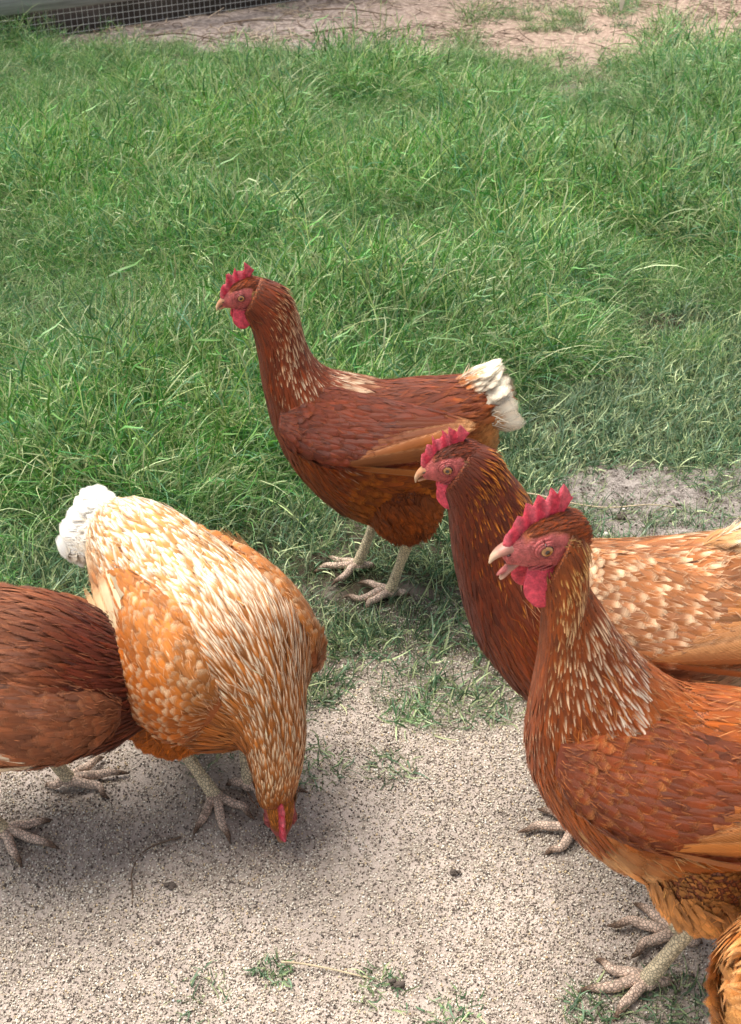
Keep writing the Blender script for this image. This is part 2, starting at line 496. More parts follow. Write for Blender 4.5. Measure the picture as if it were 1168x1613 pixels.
def ground_material():
    m, nt, b = new_mat('ground_soil'); k = NB(nt)
    geo = k.n('ShaderNodeNewGeometry').outputs['Position']
    n1 = k.noise(7, 5, geo); n2 = k.noise(60, 5, geo, .65); n3 = k.noise(380, 3, geo, .7)
    sand = k.mix(k.ss(n1, .35, .68), lin(158, 144, 136), lin(204, 188, 178))
    sand = k.mix(k.ss(n2, .45, .72), sand, lin(128, 114, 104))
    vo = k.n('ShaderNodeTexVoronoi'); vo.inputs['Scale'].default_value = 420; k.l(geo, vo.inputs['Vector'])
    sepc = k.n('ShaderNodeSeparateColor'); k.l(vo.outputs['Color'], sepc.inputs[0])
    sand = k.mix(k.math('MULTIPLY', .55), sand, lin(206, 194, 176))
    soil = k.mix(n2, lin(48, 42, 34), lin(88, 80, 66))  # soil below the grass, darkened to carry the shade between blades
    bare = k.mix(k.ss(k.math('ADD', k.math('MULTIPLY', n2, .5), k.math('MULTIPLY', n3, .5)), .38, .62), lin(92, 84, 78), lin(168, 158, 150))
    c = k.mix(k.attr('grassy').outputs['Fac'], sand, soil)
    c = k.mix(k.attr('bald').outputs['Fac'], c, bare)
    sp = k.n('ShaderNodeSeparateXYZ'); k.l(geo, sp.inputs[0])
    right = k.ss(k.math('ADD', sp.outputs[0], k.math('MULTIPLY', n1, .5)), -.2, .9)
    farc = k.mix(right, k.mix(k.ss(n2, .35, .7), lin(120, 108, 102), lin(178, 164, 154)), k.mix(k.ss(n2, .35, .7), lin(146, 124, 110), lin(194, 170, 152)))
    c = k.mix(k.attr('far').outputs['Fac'], c, farc)
    f = k.math('ADD', .72, k.math('MULTIPLY', n3, .5))
    cc = k.n('ShaderNodeVectorMath', operation='SCALE'); k.l(c, cc.inputs[0]); k.l(f, cc.inputs['Scale'])
    k.l(cc.outputs[0], b.inputs['Base Color'])
    b.inputs['Roughness'].default_value = .95; b.inputs['Specular IOR Level'].default_value = .15
    bp = k.n('ShaderNodeBump'); bp.inputs['Strength'].default_value = .9; bp.inputs['Distance'].default_value = .004
    k.l(k.math('ADD', n2, k.math('MULTIPLY', n3, .5)), bp.inputs['Height']); k.l(bp.outputs[0], b.inputs['Normal'])
    return m
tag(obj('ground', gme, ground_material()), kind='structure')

# ------------------------------------------------------------------ scatter by geometry nodes (instances)
def scatter(name, pts, normals_rot, scl, idx, sources, label, cat, kind='stuff'):
    me = bpy.data.meshes.new(name)
    me.vertices.add(len(pts)); me.vertices.foreach_set('co', np.asarray(pts, np.float32).ravel())
    set_vec(me, 'rot', normals_rot); set_f(me, 'scl', scl)
    a = me.attributes.new('idx', 'INT', 'POINT'); a.data.foreach_set('value', np.asarray(idx, np.int32))
    o = obj(name, me)
    tag(o, label, cat, kind=kind)
    src = bpy.data.collections.new(name + '_source')
    for s in sources: src.objects.link(s)
    ng = bpy.data.node_groups.new(name + '_scatter', 'GeometryNodeTree')
    ng.interface.new_socket('Geometry', in_out='INPUT', socket_type='NodeSocketGeometry')
    ng.interface.new_socket('Geometry', in_out='OUTPUT', socket_type='NodeSocketGeometry')
    N = ng.nodes; Lk = ng.links
    gi = N.new('NodeGroupInput'); go = N.new('NodeGroupOutput')
    m2p = N.new('GeometryNodeMeshToPoints'); m2p.inputs['Radius'].default_value = .001
    ip = N.new('GeometryNodeInstanceOnPoints')
    ci = N.new('GeometryNodeCollectionInfo'); ci.inputs['Collection'].default_value = src
    ci.inputs['Separate Children'].default_value = True; ci.inputs['Reset Children'].default_value = True
    def na(nm, ty):
        x = N.new('GeometryNodeInputNamedAttribute'); x.data_type = ty; x.inputs['Name'].default_value = nm
        return x.outputs['Attribute']
    Lk.new(gi.outputs[0], m2p.inputs['Mesh']); Lk.new(m2p.outputs[0], ip.inputs['Points'])
    Lk.new(ci.outputs[0], ip.inputs['Instance']); ip.inputs['Pick Instance'].default_value = True
    Lk.new(na('idx', 'INT'), ip.inputs['Instance Index'])
    Lk.new(na('rot', 'FLOAT_VECTOR'), ip.inputs['Rotation'])
    Lk.new(na('scl', 'FLOAT'), ip.inputs['Scale'])
    Lk.new(ip.outputs[0], go.inputs[0])
    md = o.modifiers.new('scatter', 'NODES'); md.node_group = ng
    return o

def src_obj(name, me, mat):
    me.materials.append(mat)
    return bpy.data.objects.new(name, me)

# grass ---------------------------------------------------------------------------------
def grass_material(name='grass_blade', tint=(1, 1, 1)):
    m, nt, b = new_mat(name); k = NB(nt)
    c = k.attr('col').outputs['Color']
    oi = k.n('ShaderNodeObjectInfo')
    geo = k.n('ShaderNodeNewGeometry').outputs['Position']
    big = k.noise(2.2, 3, geo)
    hs = k.n('ShaderNodeHueSaturation')
    k.l(k.math('ADD', .485, k.math('MULTIPLY', oi.outputs['Random'], .03)), hs.inputs['Hue'])
    k.l(k.math('ADD', .84, k.math('MULTIPLY', big, .55)), hs.inputs['Saturation'])
    k.l(k.math('ADD', .70, k.math('ADD', k.math('MULTIPLY', oi.outputs['Random'], .5), k.math('MULTIPLY', big, .55))), hs.inputs['Value'])
    k.l(c, hs.inputs['Color'])
    c = k.mix(1.0, hs.outputs[0], tint, 'MULTIPLY')
    k.l(c, b.inputs['Base Color'])
    b.inputs['Roughness'].default_value = .45; b.inputs['Specular IOR Level'].default_value = .5
    tr = k.n('ShaderNodeBsdfTranslucent'); k.l(c, tr.inputs['Color'])
    mx = k.n('ShaderNodeMixShader'); mx.inputs[0].default_value = .22
    k.l(b.outputs[0], mx.inputs[1]); k.l(tr.outputs[0], mx.inputs[2])
    k.l(mx.outputs[0], nt.nodes['Material Output'].inputs['Surface'])
    return m
M_GRASS = grass_material()

def blades(rg, n, radius, hmin, hmax, width, lean, curl, cols, pale=.12, nseg=5, flop=0.0):
    acc_v = []; acc_f = []; acc_c = []
    a = rg.uniform(0, 2 * PI, n); r = radius * np.sqrt(rg.random(n))
    x0 = r * np.cos(a); y0 = r * np.sin(a)
    H = rg.uniform(hmin, hmax, n); az_ = rg.uniform(0, 2 * PI, n)
    th = np.abs(rg.normal(0, lean, n)); cu = rg.normal(curl, .6, n); tw = rg.normal(0, 1.2, n)
    t = np.linspace(0, 1, nseg + 1)
    P = np.zeros((n, nseg + 1, 3)); P[:, 0, 0] = x0; P[:, 0, 1] = y0; P[:, 0, 2] = -.006
    ang = th.copy(); azc = az_.copy()
    dirs = np.zeros((n, nseg + 1, 3))
    for i in range(nseg + 1):
        d = np.stack([np.sin(ang) * np.cos(azc), np.sin(ang) * np.sin(azc), np.cos(ang)], 1)
        dirs[:, i] = d
        if i < nseg:
            P[:, i + 1] = P[:, i] + d * (H / nseg)[:, None]
        ang = ang + cu / nseg * 1.0; azc = azc + tw / nseg
        if flop: P[:, :, 2] = np.maximum(P[:, :, 2], -.006)
    P[:, 1:, 2] = np.maximum(P[:, 1:, 2], .002)
    fa = rg.uniform(0, 2 * PI, n)
    side = np.cross(dirs, np.array([0, 0, 1.0])); side /= np.linalg.norm(side, axis=2)[..., None] + 1e-6
    s2 = np.cross(dirs, side)
    side = side * np.cos(fa * .35)[:, None, None] + s2 * np.sin(fa * .35)[:, None, None]
    wp = np.interp(t, [0, .3, .7, 1], [.7, 1, .7, .12])
    W = width * rg.uniform(.55, 1.25, n)
    Lf = P + side * (wp[None, :] * W[:, None])[..., None] * .5; Rt = P - side * (wp[None, :] * W[:, None])[..., None] * .5
    V = np.stack([Lf, Rt], 2).reshape(n, -1, 3)
    m = (nseg + 1) * 2
    i = np.arange(nseg) * 2
    q = np.stack([i, i + 1, i + 3, i + 2], 1)
    F = (q[None] + (np.arange(n) * m)[:, None, None]).reshape(-1, 4)
    ci = rg.integers(0, len(cols), n); c = np.array(cols)[ci]
    isp = rg.random(n) < pale
    c[isp] = lin(178, 188, 146) * rg.uniform(.7, 1.1, (isp.sum(), 1))
    c = c * rg.uniform(.7, 1.3, (n, 1))
    cc = np.repeat(c[:, None], nseg + 1, 1)
    root = lin(88, 92, 58)  # brownish root colour, darkened to stand in for occlusion low in the grass
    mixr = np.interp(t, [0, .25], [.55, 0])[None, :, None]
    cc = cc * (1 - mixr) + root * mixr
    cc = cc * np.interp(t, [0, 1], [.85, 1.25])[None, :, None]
    return V.reshape(-1, 3), F, np.repeat(cc, 2, 1).reshape(-1, 3)

GREENS = [lin(70, 112, 54), lin(88, 132, 70), lin(112, 150, 92), lin(62, 100, 60), lin(142, 168, 118), lin(98, 136, 104)]
SHORTG = [lin(74, 100, 72), lin(96, 120, 94), lin(60, 86, 60), lin(124, 142, 118), lin(92, 104, 72)]
def stems(rg, n, radius, h):
    """upright wiry stems with short side leaves (couch grass runners)"""
    V = []; F = []; C = []; off = 0
    for i in range(n):
        a = rg.uniform(0, 2 * PI); r = radius * math.sqrt(rg.random()); b = np.array([r * math.cos(a), r * math.sin(a), 0])
        v, f, c = blades(rg, 1, .001, h * .7, h * 1.25, .0016, .5, .5, [lin(150, 168, 108), lin(172, 178, 128)], 0, 6)
        V.append(v + b); F.append(f + off); C.append(c); off += len(v)
        cen = (v[0::2] + v[1::2]) / 2 + b
        for q in range(2, 6):
            for sgn in (0, 1):
                v2, f2, c2 = blades(rg, 1, .0005, .018, .04, .0018, .8, .4, GREENS, .25, 3)
                V.append(v2 + cen[q] + np.array([0, 0, .003])); F.append(f2 + off); C.append(c2); off += len(v2)
    return np.concatenate(V), np.concatenate(F), np.concatenate(C)
def tuft_mesh(name, parts):
    V = []; F = []; C = []; o = 0
    for v, f, c in parts: V.append(v); F.append(f + o); C.append(c); o += len(v)
    me = mesh_np(name, np.concatenate(V), [np.concatenate(F)]); set_col(me, 'col', np.concatenate(C)); return me

rg = np.random.default_rng(3)
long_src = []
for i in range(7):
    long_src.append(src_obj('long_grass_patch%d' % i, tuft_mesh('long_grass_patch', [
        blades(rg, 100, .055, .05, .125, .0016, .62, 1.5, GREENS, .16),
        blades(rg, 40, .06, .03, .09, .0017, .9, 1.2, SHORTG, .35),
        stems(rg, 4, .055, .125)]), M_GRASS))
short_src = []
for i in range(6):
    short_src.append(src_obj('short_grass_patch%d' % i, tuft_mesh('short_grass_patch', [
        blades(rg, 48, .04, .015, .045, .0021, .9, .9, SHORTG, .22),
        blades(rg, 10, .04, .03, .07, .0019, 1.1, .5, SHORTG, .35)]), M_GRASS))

def scatter_pts(rg, n, x0, x1, y0, y1, dens):
    x = rg.uniform(x0, x1, n); y = rg.uniform(y0, y1, n)
    half = .36 * y + .35
    keep = (np.abs(x) < half) & (rg.random(n) < dens(x, y))
    return x[keep], y[keep]
rg = np.random.default_rng(12)
x, y = scatter_pts(rg, 17500, -2.4, 2.4, 1.1, 5.2, lambda x, y: grass_amount(x, y) * (1 - .85 * far_island(x, y)) * (1 - short_zone(x, y)) * (.55 + .45 * sstep(5, 2, y)) * (1 - .5 * sstep(3.3, 3.9, y) * sstep(-.2, .6, x)))
clump = fbm(x * 3.3, y * 3.3, 81)
scl = (.62 + .95 * sstep(.3, .75, clump)) * rg.uniform(.8, 1.25, len(x)) * (1 - .45 * short_zone(x, y)) * np.where(y > 4.25, .75, 1)
rot = np.stack([rg.normal(0, .12, len(x)), rg.normal(0, .12, len(x)), rg.uniform(0, 6.28, len(x))], 1)
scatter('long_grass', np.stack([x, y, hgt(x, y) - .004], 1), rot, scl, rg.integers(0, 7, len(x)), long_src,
        'long tangled green grass filling the paddock behind the hens', 'grass')
def short_d(x, y):
    return grass_amount(x, y) * np.clip(short_zone(x, y) + .25, 0, 1) * .8 + .26 * bald(x, y) * (fbm(x * 12, y * 12, 33) > .45)
x, y = scatter_pts(rg, 9500, -1.3, 1.3, .9, 2.3, short_d)
x2, y2 = scatter_pts(rg, 1300, -2.2, 2.2, 3.6, 5.6, lambda x, y: .8 * grass_amount(x, y) + .06)
x = np.concatenate([x, x2]); y = np.concatenate([y, y2])
rot = np.stack([rg.normal(0, .1, len(x)), rg.normal(0, .1, len(x)), rg.uniform(0, 6.28, len(x))], 1)
scatter('short_grass', np.stack([x, y, hgt(x, y) - .002], 1), rot, rg.uniform(.6, 1.15, len(x)) * (.7 + .4 * grass_amount(x, y)) * (1 - .62 * np.exp(-((x - .0) ** 2 + (y - 1.31) ** 2) / .075 ** 2)), rg.integers(0, 6, len(x)), short_src,
        'short trampled grey green grass between the hens and the sand', 'grass')

# feed grains and grit -------------------------------------------------------------------
def lump(rg, s, flat=.7):
    ph = (1 + 5 ** .5) / 2
    v = np.array([[0, 1, ph], [0, -1, ph], [0, 1, -ph], [0, -1, -ph], [1, ph, 0], [-1, ph, 0], [1, -ph, 0], [-1, -ph, 0], [ph, 0, 1], [-ph, 0, 1], [ph, 0, -1], [-ph, 0, -1]], float) / 1.9
    v += rg.normal(0, .16, v.shape); v *= s * np.array([1.15, .8, flat])
    f = [[0, 1, 8], [0, 8, 4], [0, 4, 5], [0, 5, 9], [0, 9, 1], [1, 6, 8], [8, 6, 10], [8, 10, 4], [4, 10, 2], [4, 2, 5], [5, 2, 11], [5, 11, 9], [9, 11, 7], [9, 7, 1], [1, 7, 6], [3, 6, 7], [3, 7, 11], [3, 11, 2], [3, 2, 10], [3, 10, 6]]
    return v, np.array(f)
def grain_material():
    m, nt, b = new_mat('feed_grain'); k = NB(nt)
    oi = k.n('ShaderNodeObjectInfo')
    cr = k.n('ShaderNodeValToRGB'); k.l(oi.outputs['Random'], cr.inputs[0])
    e = cr.color_ramp.elements
    stops = [(0, lin(70, 62, 56)), (.20, lin(126, 112, 100)), (.38, lin(172, 160, 144)), (.64, lin(204, 192, 174)), (.86, lin(234, 226, 210)), (.95, lin(206, 180, 136)), (1, lin(246, 243, 235))]
    e[0].position = 0; e[0].color = (*stops[0][1], 1); e[1].position = 1; e[1].color = (*stops[-1][1], 1)
    for p, c in stops[1:-1]:
        q = e.new(p); q.color = (*c, 1)
    k.l(cr.outputs[0], b.inputs['Base Color']); b.inputs['Roughness'].default_value = .6
    return m
M_GRAIN = grain_material()
gs = []
for i in range(6):
    v, f = lump(rg, .00105, .62)
    gs.append(src_obj('grain_%d' % i, mesh_np('grain', v, [f], smooth=False), M_GRAIN))
def gd(x, y):
    w = 1 - grass_amount(x, y) * .75
    n = fbm(x * 7, y * 7, 91)
    # pale grains thinned around the pecking hens, standing in for their shade
    dark = np.exp(-(((x + .2) / .22) ** 2 + ((y - 1.0) / .10) ** 2)) * .2
    return np.clip(w * (.6 + .6 * sstep(.3, .6, n)) - dark, .05, 1) * (1 - bald(x, y) * .7)
x, y = scatter_pts(rg, 270000, -.62, .62, .55, 1.3, gd)
rot = rg.uniform(0, 6.28, (len(x), 3)) * np.array([.25, .25, 1])
zz = hgt(x, y) + (fbm(x * 45, y * 45, 71, 3) - .5) * .006
scatter('feed_grains', np.stack([x, y, zz + .0008], 1), rot, rg.uniform(.5, 1.3, len(x)) ** 1.3, rg.integers(0, 6, len(x)), gs,
        'pale cracked feed grains and grit strewn over the bare sand', 'feed')

# ------------------------------------------------------------------ hens
RED = lin(224, 62, 84); REDP = lin(236, 122, 132); FACE = lin(184, 94, 90)
LEG = lin(238, 220, 182); TOE = lin(236, 206, 182); CLAW = lin(120, 96, 78)

def head_frame(pos, pitch, yaw, roll=0):
    p, w = math.radians(pitch), math.radians(yaw)
    f = np.array([math.cos(p) * math.cos(w), math.cos(p) * math.sin(w), -math.sin(p)])
    l = np.array([-math.sin(w), math.cos(w), 0.0])
    u = np.cross(f, l)
    r = math.radians(roll); l, u = l * math.cos(r) + u * math.sin(r), u * math.cos(r) - l * math.sin(r)
    return np.array(pos, float), np.stack([f, l, u], 1)     # columns: forward, left, up

HEAD = Surf([(-.034, .002, -.034, -.016, .007), (-.029, .010, -.028, -.023, .0125), (-.018, .0165, -.018, -.026, .0160), (-.006, .0175, -.005, -.0235, .0160),
             (.006, .0150, .006, -.0195, .0138), (.014, .0110, .014, -.0155, .0112), (.021, .0065, .020, -.0115, .0080), (.027, .0030, .026, -.0085, .0052)], sq=.95)

def comb_mesh(acc, rg, sc=1.0, teeth=6, lean=.12, dark=1.0):
    n = 84; m = 9
    t = np.linspace(0, 1, n)
    x = .023 - t * .043                                   # from the beak root to behind the eye
    basez = np.interp(x, [-.026, -.012, .004, .014, .024], [.020, .0165, .0145, .0105, .0040])
    env = np.interp(t, [0, .06, .2, .5, .8, .95, 1], [.006, .015, .023, .0265, .0265, .020, .006])
    ph = t ** 1.15 * teeth + .15
    saw = 2 * np.abs(ph % 1 - .5)
    tip = (1 - saw) ** .75
    amp = rg.uniform(.05, 1.1, teeth + 3)[np.floor(ph + .5).astype(int)] * np.interp(t, [0, .25, .5, 1], [.25, .5, 1, 1])
    H = env * (.58 + .66 * tip * amp) * sc * (1 + .22 * (noise2(t * 9, t * 0, int(rg.integers(99))) - .5))
    back = np.interp(t, [0, .5, 1], [.002, -.002, -.010])  # blades sweep back
    vv = []; cc = []
    hs = np.linspace(0, 1, m)
    for sgn in (1, -1):
        for i in range(n):
            for h in hs:
                th = .0034 * (1 - h ** 2 * .72) * (1 if 0 < i < n - 1 else .3)
                th += .0005 * math.sin(i * .7 + h * 6) * math.sin(i * .23 + sgn + h * 9) * (1 - h * .6)
                if h == 1: th = 0
                z = basez[i] - .003 + h * (H[i] + .003)
                yy = sgn * th + lean * (h ** 1.5) * H[i] + .0012 * math.sin(t[i] * 9) * h
                vv.append((x[i] + back[i] * h, yy, z))
                c = RED * (1 - .25 * (1 - h)) + (REDP - RED) * max(0, .55 * h - .1 + .25 * math.sin(i * .35))
                cc.append(c * dark)
    V = np.array(vv); g = grid_faces(n, m, False)
    acc.add(V, [g, g[:, ::-1] + n * m], np.array(cc))

def blob(acc, c, R, col, n=14, noise=.0, rg=rng, sag=0.0, tilt=None):
    """ellipsoid with optional droop"""
    th = np.linspace(0, PI, n); ph = np.linspace(0, 2 * PI, n * 2, endpoint=False)
    T, Pp = np.meshgrid(th, ph, indexing='ij')
    d = np.stack([np.sin(T) * np.cos(Pp), np.sin(T) * np.sin(Pp), np.cos(T)], -1)
    wz = 1 + sag * (-d[..., 2])
    V = d * np.array(R); V[..., 0] *= wz; V = V * (1 + noise * (np.sin(T * 5 + Pp * 3))[..., None])
    if tilt is not None: V = V @ np.array(tilt).T
    V = V + np.array(c)
    acc.add(V.reshape(-1, 3), [grid_faces(n, n * 2)], col)

def build_hen(name_label, cfg, seed):
    rg = np.random.default_rng(seed)
    root = bpy.data.objects.new('hen', None); COL.objects.link(root)
    root.empty_display_size = .05
    root.location = (*cfg['pos'], 0); root.rotation_euler = (0, 0, math.radians(cfg['yaw']))
    tag(root, name_label, 'hen', 'brown hens feeding in the paddock')
    body = Surf(cfg['body'], pear=cfg.get('pear', .08), inset=.005, nk_=cfg['neck'])
    nS = body.n; nk = cfg['neck']               # station index where the neck starts
    pal = cfg['pal']
    hs = cfg.get('hscale', .95)
    hp, hR = head_frame(*cfg['head'])
    toH = lambda V: np.asarray(V, float) * hs @ hR.T + hp
    acc = Acc()
    under = pal['breast'] * .8
    body.mesh(acc, 90, 48, lambda t, p, V: np.tile(under, (len(V), 1)) * (1 + .2 * rg.random((len(V), 1))))
    # head with bare face
    def face_mask(V):
        x, z = V[:, 0], V[:, 2]
        brow = np.interp(x, [-.02, -.006, .006, .02], [.006, .0105, .0105, .006])
        m = sstep(-.019, -.014, x) * (1 - sstep(brow - .0015, brow + .0015, z)) * sstep(-.022, -.017, z + np.maximum(0, -x) * .35)
        return np.maximum(m, sstep(.008, .014, x))
    def hcol(t, p, V):
        m = face_mask(V)[:, None]
        return under * (1 - m) + FACE * cfg.get('facec', 1.0) * m 
    ha = Acc(); HEAD.mesh(ha, 60, 40, hcol)
    acc.add(toH(ha.v[0]), [np.concatenate(f) for f in ha.f.values()], ha.c[0])
    # thighs, shanks and toes
    thighs = []
    for lg in cfg['legs']:
        hip, hock, foot, toeyaw = np.array(lg['hip']), np.array(lg['hock']), np.array(lg['foot']), lg['toe']
        tr = lg.get('r', (.052, .036, .019))
        mid = (hip + hock) / 2
        thighs.append((hip, mid, hock, tr))
        ax0 = (hock - hip) / np.linalg.norm(hock - hip)
        tube(acc, [hip - ax0 * .045, hip - ax0 * .025, hip, mid * .6 + hip * .4, mid * .4 + hock * .6, hock], [.006, tr[0] * .6, tr[0] * .92, tr[0] * .9, tr[1] * .8, tr[2] * .62], under, 14, 6)
        k = cfg.get('legw', 1.0)
        tube(acc, [hip * .2 + hock * .8, hock, hock * .5 + foot * .5, foot + np.array([0, 0, .004])],
             np.array([.010, .0088, .0062, .0072]) * k, LEG, 12, 14, rings=.0042)
        blob(acc, foot + np.array([0, 0, .003]), (.0092 * k, .0092 * k, .0068 * k), TOE, 10)
        toes = lg.get('toes') or [(0, .052), (40, .042), (-40, .042), (175, .022)]
        for da, ln in toes:
            a = math.radians(toeyaw + da); d = np.array([math.cos(a), math.sin(a), 0.0])
            lf = lg.get('lift', 0)
            z0 = -.0005
            p = [foot + np.array([0, 0, .003]), foot + d * ln * .28 + np.array([0, 0, .0045]), foot + d * ln * .55 + np.array([0, 0, .0015]),
                 foot + d * ln * .78 + np.array([0, 0, .0015]), foot + d * ln + np.array([0, 0, -.0005]), foot + d * ln * 1.18 + np.array([0, 0, -.004])]
            side = np.array([-d[1], d[0], 0]) * rg.normal(0, .002)
            p[2] = p[2] + side; p[3] = p[3] + side * 1.5
            tube(acc, p, np.array([.0058, .0048, .0046, .0039, .0027, .0007]) * k, [TOE, TOE, TOE, TOE * .95, CLAW * 1.1, CLAW * .8], 9, 7, rings=.0034)
    body_me = acc.mesh('body'); bo_ = obj('body', body_me, M_SKIN, root); body_me.materials.append(M_COMB)
    lo = len(acc.v[0]); hi = lo + len(acc.v[1])
    ls_ = np.zeros(len(body_me.polygons), np.int32); body_me.polygons.foreach_get('loop_start', ls_)
    vi = np.zeros(len(body_me.loops), np.int32); body_me.loops.foreach_get('vertex_index', vi)
    f0 = vi[ls_]; body_me.polygons.foreach_set('material_index', ((f0 >= lo) & (f0 < hi)).astype(np.int32))

    # ---------------- plumage
    Fe = Feathers()
    brow_ = lambda c, n, s=.10: np.clip(np.asarray(c) * (1 + rg.normal(0, s, (n, 1))), 0, 1)
    # trunk rows
    d_b = cfg.get('drow', .0075)
    t, p = body.rows(0.02, nk, d_b, d_b * .95, rg)
    P, N, F = body.frame(t, p)
    top = sstep(.0, .6, np.cos(p)); rear = 1 - sstep(.8, cfg.get('rear_end', 2.6), t); low = sstep(.05, .65, -np.cos(p))
    fr = t / nk
    n = len(t)
    nz = fbm(P[:, 0] * 30 + seed, P[:, 2] * 30 + P[:, 1] * 22, seed)[:, None]
    base = pal['breast'] * (1 - top[:, None]) + pal['back'] * top[:, None]
    base = base * (1 - (low * .8)[:, None]) + pal['belly'] * (low * .8)[:, None]
    rt = rear[:, None] * (1 - top[:, None])
    base = base * (1 - rt) + pal['vent'] * rt
    base = brow_(base * (.75 + .5 * nz), n)
    tip = pal['breast_tip'] * (1 - top[:, None]) + pal['back_tip'] * top[:, None]
    tip = tip * (1 - rt) + pal['vent'] * 1.1 * rt
    tip = brow_(tip, n)
    tw = (pal['breast_tw'] * (1 - top) + pal['back_tw'] * top) * rg.uniform(.5, 1.3, n) * (.5 + nz[:, 0])
    cape = sstep(nk - 1.6, nk, t) * top                      # shoulder cape takes the hackle colours
    cp = cape[:, None]
    base = base * (1 - cp) + pal['cape'] * cp; tip = tip * (1 - cp) + pal['hackle_tip2'] * cp; tw = tw * (1 - cape) + cape * pal['cape_tw']
    par = np.stack([tw, np.where(top > .5, pal.get('back_streak', .4), .2) + 0 * tw, rg.uniform(0, pal['lace'], n)], 1)
    L = (.030 + .006 * top) * rg.uniform(.8, 1.2, n) * (d_b / .0075); W = (.0080 - .0034 * top) * rg.uniform(.8, 1.15, n) * (d_b / .0075)
    for kk, pf in ((top < .5, 'round'), (top >= .5, 'point')):
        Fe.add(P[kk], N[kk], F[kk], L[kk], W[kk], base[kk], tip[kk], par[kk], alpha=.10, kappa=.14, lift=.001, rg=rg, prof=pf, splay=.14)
    # neck hackles
    def hd(tt): f = (tt - nk) / (nS - 1 - nk); return .0056 - .0022 * f
    def hc(tt): f = (tt - nk) / (nS - 1 - nk); return .0040 - .0014 * f
    t, p = body.rows(nk - .4, nS - 1.05, hd, hc, rg)
    P, N, F = body.frame(t, p); n = len(t)
    f = np.clip((t - nk) / (nS - 1 - nk), 0, 1); fb = sstep(-.25 - .3 * (1 - f), .45 + .3 * f, -np.cos(p))   # front of throat
    hb = pal['hackle'] * (1 - f[:, None]) + pal['hackle_up'] * f[:, None]
    thr = pal['breast'] * (1 - sstep(0, .35, f)[:, None]) + pal['throat'] * sstep(0, .35, f)[:, None]
    hb = hb * (1 - .8 * fb[:, None]) + thr * .8 * fb[:, None]
    ht = pal['hackle_tip2'] * (1 - f[:, None]) + pal['hackle_tip'] * f[:, None]
    tw = np.interp(f, [0, .5, 1], pal['hackle_tw']) * (1 - fb * pal.get('throat_plain', .97)) * rg.uniform(.45, 1.25, n)
    tw = tw * (1 - (1 - sstep(0, .40, f)) * sstep(-.45, .15, -np.cos(p)))
    L = (.034 - .016 * f) * rg.uniform(.85, 1.2, n) * pal.get('hl', 1); W = (.0031 - .0013 * f) * rg.uniform(.75, 1.2, n)
    Fe.add(P, N, F, L, W, brow_(hb, n, .15), brow_(ht, n, .1), np.stack([tw, np.full(n, pal['streak']), np.zeros(n)], 1),
           alpha=.10, kappa=.12, lift=.0012, prof='point', rg=rg, splay=.09)
    # head feathers
    t, p = HEAD.rows(.3, 6.2, .0030, .0026, rg)
    P, N, F = HEAD.frame(t, p)
    fm = face_mask(P); keep = fm < .35
    P, N, F = P[keep], N[keep], F[keep]; n = len(P)
    zc = sstep(-.005, .012, P[:, 2])[:, None]
    hb = pal['throat'] * (1 - zc) + pal['crown'] * zc
    Fe.add(toH(P), N @ hR.T, F @ hR.T, rg.uniform(.007, .011, n), rg.uniform(.0011, .0017, n), brow_(hb, n, .18), brow_(pal['crown'] * 1.5, n, .2),
           np.stack([rg.uniform(0, .5, n), np.full(n, .5), np.zeros(n)], 1), alpha=.14, kappa=.1, lift=.0003, prof='point', rg=rg)
    # ear tuft bristles + cheek beard
    n = 130
    for sgn in (1, -1):
        P = np.stack([rg.normal(-.0155, .0016, n), sgn * rg.uniform(.0135, .0160, n), rg.normal(-.004, .0022, n)], 1)
        F = np.tile([-1, sgn * .35, -.1], (n, 1)); N = np.tile([0.25, sgn * 1.0, .2], (n, 1)); N /= np.linalg.norm(N[0])
        Fe.add(toH(P), N @ hR.T, F @ hR.T, rg.uniform(.004, .008, n), .0007, brow_(pal['ear'], n, .2), brow_(pal['ear'], n), (0, 0, 0), alpha=.3, prof='wisp', rg=rg, splay=.35)
    n = 260
    P = np.stack([rg.uniform(-.016, .004, n), rg.normal(0, .008, n), rg.uniform(-.026, -.020, n)], 1)
    F = np.tile([-.35, 0, -1.0], (n, 1)) + rg.normal(0, .2, (n, 3)); N = np.tile([1.0, 0, .1], (n, 1)) + np.array([0, 1, 0]) * (P[:, 1] * 60)[:, None]; N /= np.linalg.norm(N, axis=1)[:, None]
    Fe.add(toH(P), N @ hR.T, F @ hR.T, rg.uniform(.010, .020, n), .0009, brow_(pal.get('beard', pal['throat'] * 1.3), n, .2), brow_(pal['ear'], n), (.2, 0, 0), alpha=.2, prof='wisp', rg=rg, splay=.25)
    # thigh feathers (fluffy)
    for hip, mid, hock, tr in thighs:
        ax = hock - hip; ln = np.linalg.norm(ax); ax /= ln
        n = 1500
        s_ = rg.uniform(-.35, .80, n); a = rg.uniform(0, 2 * PI, n)
        u_ = np.cross(ax, [0, 1, 0]); u_ /= np.linalg.norm(u_); v_ = np.cross(ax, u_)
        N = u_[None] * np.cos(a)[:, None] + v_[None] * np.sin(a)[:, None]
        R = np.interp(s_, [-.045 / ln, -.025 / ln, 0, .3, .8, 1], [.006, tr[0] * .6, tr[0] * .92, tr[0] * .9, tr[1] * .8, tr[2] * .62]) + .002
        P = hip + ax * (s_ * ln)[:, None] + N * R[:, None]
        F = np.tile(ax, (n, 1)) - np.array([.25, 0, 0])
        c = pal['thigh'] * (1 - sstep(.4, 1, s_)[:, None]) + pal['thigh_low'] * sstep(.4, 1, s_)[:, None]
